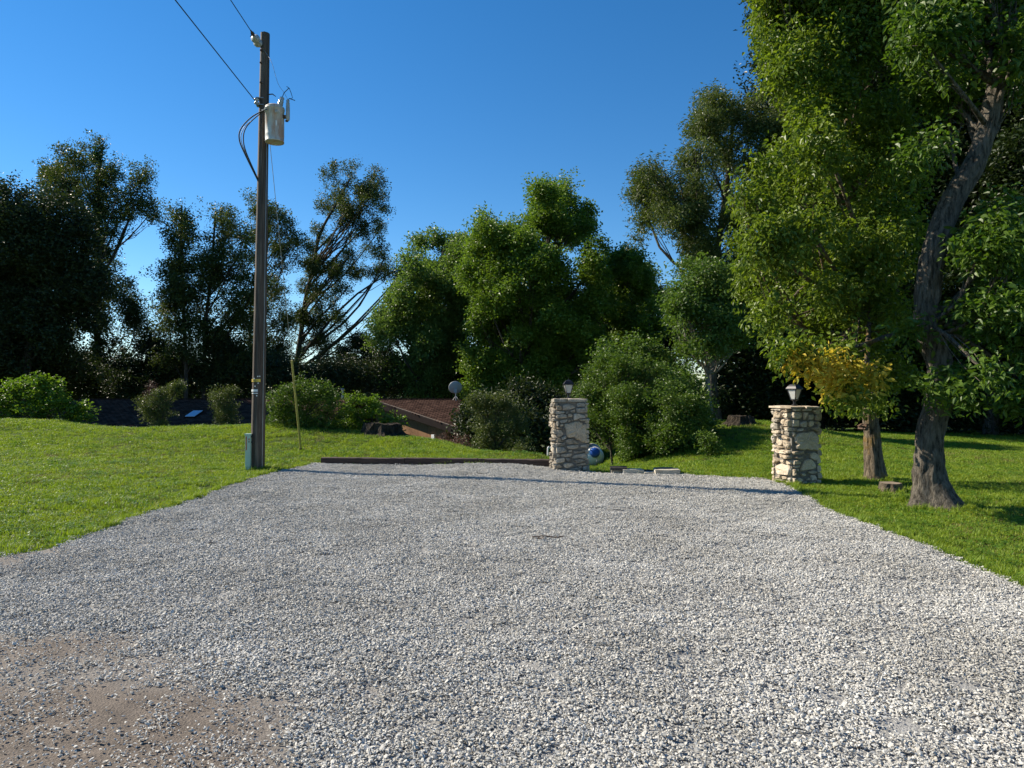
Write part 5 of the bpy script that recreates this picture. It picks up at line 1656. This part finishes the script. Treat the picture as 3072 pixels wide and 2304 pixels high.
e2, cr2, base2 = tree('box_elder', 'large leaning tree with a flared base at the right', 'tree', [(930, 510), (928, 478), (929, 450), (932, 425), (939, 400), (940, 368), (930, 336), (927, 310), (930, 276), (937, 243), (954, 199), (976, 163), (989, 124), (997, 88), (1010, 55), (1030, 20)], 9.5,
                      R2_lobes, 'near2', 14, 8.0, 0.20, 5, 'trees on the right lawn', m_bark_near2, 0.8, 1.2, 0.205, 0.10, 6, sides=48, limb_min=2.3, limb_frac=0.22)
# furrowed bark relief and root flare on the two near trunks
for e_, seed_, fl, rootdirs in ((e1, 3, 0.14, (0.5, 2.6, 4.4)), (e2, 5, 0.85, (-0.55, 3.6, 4.9))):
    tr_ = [c_ for c_ in e_.children if c_.name.startswith('trunk')][0]
    me = tr_.data
    co = np.empty(len(me.vertices) * 3, np.float32); me.vertices.foreach_get('co', co); co = co.reshape(-1, 3).astype(float)
    ns_ = 40 if e_ is e1 else 48
    rings = len(co) // ns_
    cen = co.reshape(rings, ns_, 3).mean(1)
    # finer rings along the trunk
    m2 = 150
    ti = np.linspace(0, rings - 1, m2); i0 = np.minimum(ti.astype(int), rings - 2); fr_ = (ti - i0)[:, None]
    c2 = cen[i0] * (1 - fr_) + cen[i0 + 1] * fr_
    rad0 = np.linalg.norm(co.reshape(rings, ns_, 3)[:, 0] - cen, axis=1); r2_ = rad0[i0] * (1 - fr_[:, 0]) + rad0[i0 + 1] * fr_[:, 0]
    if e_ is e2:
        h_ = c2[:, 2]; r2_ = np.where(h_ < 0.9, 0.168 + 0.03 * (0.9 - h_), r2_ * 0 + np.interp(h_, [0.9, 2.5, 4.2, 5.5, 7], [0.168, 0.165, 0.150, 0.11, 0.08]))
    nsd = 64
    vl = []

    def rf_(i, ang, c2=c2, seed_=seed_, fl=fl, rootdirs=rootdirs):
        h_ = c2[i][2]
        xx = np.cos(ang) * 3.4; yy = np.sin(ang) * 3.4
        fur = np.abs(vnoise(ang * 64 / 6.283 * 0.42 + vnoise(np.full(len(ang), h_ * 7), ang * 3, seed_ + 4) * 1.6, np.full(len(ang), h_ * 4.5), seed_) - 0.5) * 2
        out = 1.0 + 0.17 * (fur - 0.45) + 0.06 * (vnoise(xx, np.full(len(ang), h_ * 2.0) + yy, seed_ + 9) - 0.5)
        for rd in rootdirs:
            dlt = np.angle(np.exp(1j * (ang - rd)))
            out = out + fl * math.exp(-max(h_ + 0.02, 0) * 4.2) * np.exp(-(dlt / 0.50) ** 2) * 1.3
        out = out + fl * 0.35 * math.exp(-max(h_, 0) * 5.0)
        return out
    mm = MB(); mm.tube(c2, r2_, nsd, True, rf_)
    nm_ = mm.mesh('trunk', True); nm_.materials.append(me.materials[0]); tr_.data = nm_

# the leaves that show largest, each a piece of its own
def big_leaves(crown, base, lobes, D, mat, n, seed, ln, wd):
    rng = np.random.default_rng(seed)
    mes = []
    for i in range(6):
        mb = MB(); l_ = ln * (0.85 + 0.07 * i); w_ = wd * (0.9 + 0.05 * i)
        mb.add([(0, 0, 0), (l_ * .3, w_ * .5, .006), (l_ * .65, w_ * .4, .002), (l_, 0, -l_ * .16), (l_ * .65, -w_ * .4, .002), (l_ * .3, -w_ * .5, .006), (l_ * .5, 0, -.008)],
               [(0, 6, 1), (1, 6, 2), (2, 6, 3), (3, 6, 4), (4, 6, 5), (5, 6, 0)], tone=0.2 + 0.13 * i)
        me_ = mb.mesh('leaf'); me_.materials.append(mat); mes.append(me_)
    for k_ in range(n):
        lb = lobes[rng.integers(0, len(lobes))]
        if not (700 < lb[0] < 1024 and 10 < lb[1] < 420):
            continue
        Dl = D + lb[4]; c = P(lb[0], lb[1], Dl)
        d = rng.normal(0, 1, 3); d[1] = -abs(d[1]) - 0.3; d /= np.linalg.norm(d)
        p = c + d * np.array([lb[2], lb[2], lb[3]]) / F * D * rng.uniform(0.8, 1.05)
        o_ = bpy.data.objects.new('leaf', mes[rng.integers(0, 6)])
        o_.parent = crown; o_.location = tuple(p - base)
        o_.rotation_euler = (rng.normal(0, 0.5), rng.uniform(0.2, 1.2), rng.uniform(0, 6.283))
        COL.objects.link(o_)


big_leaves(cr1, base1, R1_lobes, 12.15, K['near'][1], 320, 5, 0.085, 0.044)
big_leaves(cr2, base2, R2_lobes, 9.5, K['near2'][1], 420, 6, 0.095, 0.048)

# ---- shrubs on the bank at the right
SG = 'dense shrubs on the bank behind the left pillar'
tree('bank_shrub', 'dense green shrub directly right of the left pillar', 'shrub', [(612, 462), (608, 420)], 19.2, poly_lobes([(580, 425), (580, 388), (594, 360), (618, 354), (628, 400), (624, 462), (612, 464), (604, 438)], 26, 7, 11, 1.0, 321), 'shrub', 20, 5.0, 0.24, 9, SG, r0=0.05, r1=0.02)
tree('bank_shrub', 'tall leafy shrub in the middle of the bank thicket', 'shrub', [(634, 460), (634, 410)], 18.6, poly_lobes([(612, 360), (640, 350), (662, 362), (668, 410), (657, 454), (638, 466), (616, 464), (612, 410)], 36, 7, 11, 1.1, 322), 'shrub', 21, 5.0, 0.24, 9, SG, r0=0.05, r1=0.02)
tree('bank_shrub', 'low spreading shrub reaching down the grass bank', 'shrub', [(670, 452), (668, 410)], 17.8, poly_lobes([(650, 376), (678, 374), (700, 390), (709, 416), (696, 438), (664, 452), (646, 460), (650, 410)], 34, 7, 11, 1.1, 323), 'shrub', 22, 5.0, 0.24, 9, SG, r0=0.05, r1=0.02)
tree('bank_shrub', 'bright green shrub at the foot of the pale slender trunk', 'shrub', [(698, 432), (696, 395)], 19.0, [(678, 378, 9, 9), (686, 390, 9, 9), (682, 402, 11, 9), (694, 410, 8, 8), (692, 420, 10, 7), (704, 424, 7, 5), (702, 431, 7, 4)], 'slim', 23, 4.2, 0.24, 9, SG, r0=0.05, r1=0.02)
tree('bank_shrub', 'rear shrub under the slender tree, behind the bank thicket', 'shrub', [(650, 440), (650, 370)], 22.0, [(610, 352, 14, 8), (632, 350, 14, 8), (655, 354, 14, 9), (672, 362, 11, 9), (640, 370, 16, 11), (662, 378, 13, 12)], 'slim', 24, 2.8, 0.30, 9, SG, r0=0.05, r1=0.02)
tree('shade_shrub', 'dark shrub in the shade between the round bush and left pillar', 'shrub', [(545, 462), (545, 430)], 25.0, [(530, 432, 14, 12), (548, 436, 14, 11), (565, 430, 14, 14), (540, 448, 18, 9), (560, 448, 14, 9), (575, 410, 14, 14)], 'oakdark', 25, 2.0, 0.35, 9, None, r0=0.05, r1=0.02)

for i, (cx_, D_, lab_) in enumerate(((480, 44, 'dark background tree behind the cottonwood'), (560, 44, 'dark background tree behind the big maple'), (640, 43, 'dark background tree behind the walnut branches'))):
    rg = np.random.default_rng(170 + i); lb = []
    for yy_ in range(300, 430, 24):
        for dx_ in (-36, -12, 12, 36):
            lb.append((cx_ + dx_ + rg.uniform(-8, 8), yy_ + rg.uniform(-8, 8), rg.uniform(16, 22), rg.uniform(14, 18), rg.uniform(-1.5, 1.5)))
    tree('background_tree', lab_, 'tree', [(cx_, 440), (cx_, 380), (cx_ + 4, 310)], D_, lb, 'wood', 180 + i, 0.8, 0.6, 9, 'background trees', r0=0.2, r1=0.06, twigs=2)
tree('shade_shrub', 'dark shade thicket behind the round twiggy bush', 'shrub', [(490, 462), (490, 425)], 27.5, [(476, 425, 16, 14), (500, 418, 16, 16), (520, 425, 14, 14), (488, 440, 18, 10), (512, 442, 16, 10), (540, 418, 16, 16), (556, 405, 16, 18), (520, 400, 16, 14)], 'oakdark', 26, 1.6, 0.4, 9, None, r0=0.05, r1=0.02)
# distant tree line seen in the gaps under the trees
rgd = np.random.default_rng(400); lbx = []
dpts = []
for k_ in range(260):
    xx_ = rgd.uniform(-75, 60); yy_ = rgd.uniform(70, 95); rr_ = rgd.uniform(2, 4); hh_ = rgd.uniform(1.5, 3.6)
    q_ = rgd.normal(0, 1, (46, 3)); q_ /= np.linalg.norm(q_, axis=1)[:, None]
    dpts.append(np.array([xx_, yy_, -3 + hh_ * 0.6]) + q_ * np.array([rr_, rr_, hh_]))
dpts = np.concatenate(dpts); n = len(dpts)
o = scatter('distant_wood', K['wood'][0], dpts, np.stack([rgd.normal(0, .4, n), rgd.normal(0, .4, n), rgd.uniform(0, 6.283, n)], 1), rgd.uniform(1.8, 3.2, n))
tag(o, 'far line of trees glimpsed below the nearer crowns', 'wood')

# ---- bushes along the crest of the left lawn
tree('crest_bush', 'bright green leafy bush at the far left of the lawn crest', 'shrub', [(38, 424), (38, 400)], 23.6, [(10, 390, 10, 7), (26, 386, 8, 7), (42, 382, 9, 6), (54, 388, 9, 7), (4, 404, 12, 9), (24, 402, 13, 9), (46, 402, 13, 9), (64, 404, 11, 8), (16, 416, 14, 7), (44, 415, 15, 7), (74, 414, 10, 6), (-16, 400, 14, 14), (82, 412, 6, 6)], 'brightshrub', 26, 3.2, 0.28, 7, 'bushes along the lawn crest', r0=0.04, r1=0.02, smin=0.8, smax=1.4)
tree('crest_bush', 'upright bush with a dry brown top on the lawn crest', 'shrub', [(157, 435), (158, 412)], 23.0, [(146, 398, 8, 7), (160, 398, 9, 7), (173, 394, 7, 7), (150, 408, 9, 7), (166, 408, 9, 7), (156, 418, 9, 7), (160, 426, 7, 5), (178, 388, 3, 5)], 'drab', 27, 6.0, 0.20, 9, 'bushes along the lawn crest', r0=0.04, r1=0.02, extra=[('dry_top', [(154, 388, 4, 5, 0), (151, 393, 3, 3, 0)], 'dry', 14, 0.13, 6)])
tree('crest_bush', 'rounded small bush close left of the utility pole', 'shrub', [(226, 433), (226, 412)], 23.0, [(218, 396, 7, 6), (230, 394, 8, 6), (224, 404, 11, 7), (234, 406, 8, 7), (222, 414, 9, 7), (230, 420, 9, 6), (224, 427, 7, 4)], 'drab', 28, 6.0, 0.20, 9, 'bushes along the lawn crest', r0=0.04, r1=0.02)
tree('crest_bush', 'large wide bush behind the yellow guy guard', 'shrub', [(306, 438), (306, 410)], 20.7, [(278, 400, 11, 9), (294, 394, 12, 8), (310, 390, 13, 8), (326, 396, 12, 9), (286, 412, 13, 9), (306, 408, 15, 10), (328, 412, 13, 10), (276, 418, 8, 8), (300, 424, 12, 8), (322, 426, 13, 8), (308, 432, 10, 5), (334, 428, 8, 7)], 'shrub', 29, 5.0, 0.22, 9, 'bushes along the lawn crest', r0=0.05, r1=0.02)
tree('crest_bush', 'low spreading light green bush in front of the brown roof', 'shrub', [(372, 437), (372, 415)], 21.0, [(346, 406, 8, 5), (358, 404, 10, 6), (374, 404, 11, 4), (350, 416, 10, 7), (368, 415, 13, 7), (384, 417, 10, 6), (392, 424, 6, 4), (344, 426, 8, 5), (362, 428, 12, 5), (390, 430, 9, 4)], 'brightshrub', 30, 4.0, 0.22, 7, 'bushes along the lawn crest', r0=0.04, r1=0.02, smin=0.6, smax=1.0)
tree('crest_bush', 'round twiggy bush between the brown house and left pillar', 'shrub', [(496, 458), (494, 430)], 18.6, [(484, 414, 9, 8), (496, 410, 10, 8), (510, 414, 10, 9), (482, 428, 9, 9), (493, 428, 13, 10), (512, 430, 11, 10), (484, 442, 11, 8), (502, 444, 13, 8), (475, 404, 3, 6), (486, 402, 3, 6), (500, 400, 3, 6), (518, 420, 6, 8)], 'drab', 31, 6.5, 0.19, 9, 'bushes along the lawn crest', r0=0.05, r1=0.02)
fg = 'reddish flower stalks beside the house'
for i, (px, py, D_, lab_) in enumerate(((441, 438, 20.0, 'reddish dry flower clump in front of the brown wall'), (455, 440, 19.4, 'pinkish flower stalks left of the round twiggy bush'), (464, 441, 19.0, 'thin flower stalks touching the round twiggy bush'), (524, 447, 17.8, 'pale dry stalks right of the round twiggy bush'))):
    tree('flower_clump', lab_, 'flowers', [(px, py + 10), (px, py + 2)], D_, [(px - 3, py, 4, 4, 0), (px + 3, py - 2, 3, 4, 0), (px, py + 4, 5, 3, 0)], ('pink', 'pink', 'pink', 'drab')[i], 140 + i, 14, 0.10, 4, fg, r0=0.012, r1=0.006, twigs=8)
wp = P(718, 459, 15.2)
tree('weed_sapling', 'small weed sapling alone on the grass bank', 'plant', [(707, 455), (708, 445), (704, 438)], 16.0, [(704, 437, 4, 2, 0), (710, 442, 5, 3, 0), (712, 449, 4, 3, 0)], 'shrub', 150, 14, 0.12, 4, None, r0=0.012, r1=0.005)


# ---- stumps
def stump(label, x, y, r, h, seed, mat_side, rag=0.0, top=None):
    z = tz(x, y)
    e_ = empty('tree_stump', (x, y, z), label, 'stump')
    rg = np.random.default_rng(seed)
    n_ = 44; ang = np.arange(n_) * 2 * math.pi / n_
    prof = [(1.5, -0.3), (1.36, 0.0), (1.22, 0.12), (1.12, 0.28), (1.05, 0.5), (1.01, 0.75), (0.98, 1.0)]
    lob = 1 + 0.12 * np.sin(ang * 5 + rg.uniform(0, 6)) + 0.07 * np.sin(ang * 9 + rg.uniform(0, 6)) + 0.05 * rg.normal(0, 1, n_)
    hh_ = 1 + rag * (vnoise(np.cos(ang) * 2 + 5, np.sin(ang) * 2 + 5, seed) - 0.5) * 2 + rag * 0.25 * rg.normal(0, 1, n_)
    V = []
    for q_, hf in prof:
        k_ = 1 - hf * 0.55 if hf > 0 else 1
        rr_ = r * q_ * (1 + (lob - 1) * max(k_, 0.4) + 0.025 * rg.normal(0, 1, n_))
        V.append(np.stack([np.cos(ang) * rr_, np.sin(ang) * rr_, hf * h * (hh_ if hf > 0.4 else np.ones(n_))], 1))
    rim = V[-1]
    V = np.concatenate(V); Fs = []
    for k_ in range(len(prof) - 1):
        for i in range(n_):
            j = (i + 1) % n_; Fs.append((k_ * n_ + i, k_ * n_ + j, (k_ + 1) * n_ + j, (k_ + 1) * n_ + i))
    mm = MB(); mm.add(V, Fs); mm.build('bark', mat_side, e_)
    tp = np.concatenate([rim * np.array([0.985, 0.985, 1]), rim * np.array([0.55, 0.55, 0.97]) - [0, 0, rag * 0.08 * h], [[0, 0, h * (0.96 - rag * 0.3)]]])
    mm = MB(); mm.add(tp, [(i, (i + 1) % n_, n_ + (i + 1) % n_, n_ + i) for i in range(n_)] + [(n_ + i, n_ + (i + 1) % n_, 2 * n_) for i in range(n_)])
    mm.build('cut_face', top or m_cut, e_)
    return e_


m_bark_dark = bark_mat('shade_dark_bark', (0.02, 0.016, 0.012), (0.075, 0.06, 0.045))  # bark and cut face coloured dark for the bush's shade; mound stump shares it
m_cut = simple_mat('weathered_cut_wood', (0.22, 0.17, 0.12), 0.9, 0, 0.3, 9)
stump('low cut stump between the two right hand trunks', 5.90, 10.8, 0.155, 0.14, 1, m_bark_near)
stump('old shaggy stump in the shade below the light green bush', -3.75, 20.0, 0.50, 0.33, 2, m_bark_dark, 0.10, m_bark_dark)
stump('dark old stump on top of the grassy mound', 6.5, 19.6, 0.32, 0.22, 3, m_bark_dark, 0.12, m_bark_dark)

# birdhouse-like box nailed to the nearer straight trunk
bx0 = P(866, 428, 11.65)
bo = empty('nest_box', bx0, 'small dark brown box nailed to the yellow green tree trunk', 'box', rz=math.radians(20))
mm = MB(); mm.box((0.01, 0.07, 0), (0.06, 0.16, 0.07), rotm('Y', 25)); mm.build('body', m_rust, bo)
mm = MB(); mm.box((0.0, 0.05, 0.045), (0.095, 0.20, 0.012), rotm('Y', -22)); mm.build('lid', m_rust, bo)


# ---- small debris lying on the gravel
def debris(name, label, cat, px, py, ln, rz, mat):
    D_ = EYE * F / (py - HY); p = P(px, py, D_)
    z_ = tz(p[0], p[1]) + float(gravel_z(np.array([p[0]]), np.array([p[1]]))[0]) + 0.018
    mm = MB()
    if cat == 'twig':
        mm.tube(bez([(-ln / 2, 0, 0.004), (-ln * 0.1, 0.02, 0.012), (ln * 0.2, -0.01, 0.008), (ln / 2, 0.015, 0.014)], 10), 0.006, 6)
    else:
        mm.add([(0, 0, 0), (ln * .3, ln * .28, .012), (ln * .7, ln * .2, .006), (ln, 0, .016), (ln * .7, -ln * .22, .01), (ln * .3, -ln * .26, .014), (ln * .5, 0, 0.002)],
               [(0, 6, 1), (1, 6, 2), (2, 6, 3), (3, 6, 4), (4, 6, 5), (5, 6, 0)])
    o_ = mm.build(name, mat); o_.location = (p[0], p[1], z_); o_.rotation_euler = (0.1, 0.05, rz)
    return tag(o_, label, cat)


debris('twig', 'short dark twig lying on the gravel in mid drive', 'twig', 548, 541, 0.34, 0.15, m_rust)
debris('dead_leaf', 'brown curled leaf beside the twig on the gravel', 'leaf', 537, 543, 0.09, 0.6, m_rust)
debris('dead_leaf', 'dark dead leaf on the gravel at the left of the drive', 'leaf', 207, 547, 0.10, 0.2, m_black)
debris('dead_leaf', 'tan fallen leaf on the grass beside the right pillar', 'leaf', 848, 479, 0.13, 0.4, m_cut)
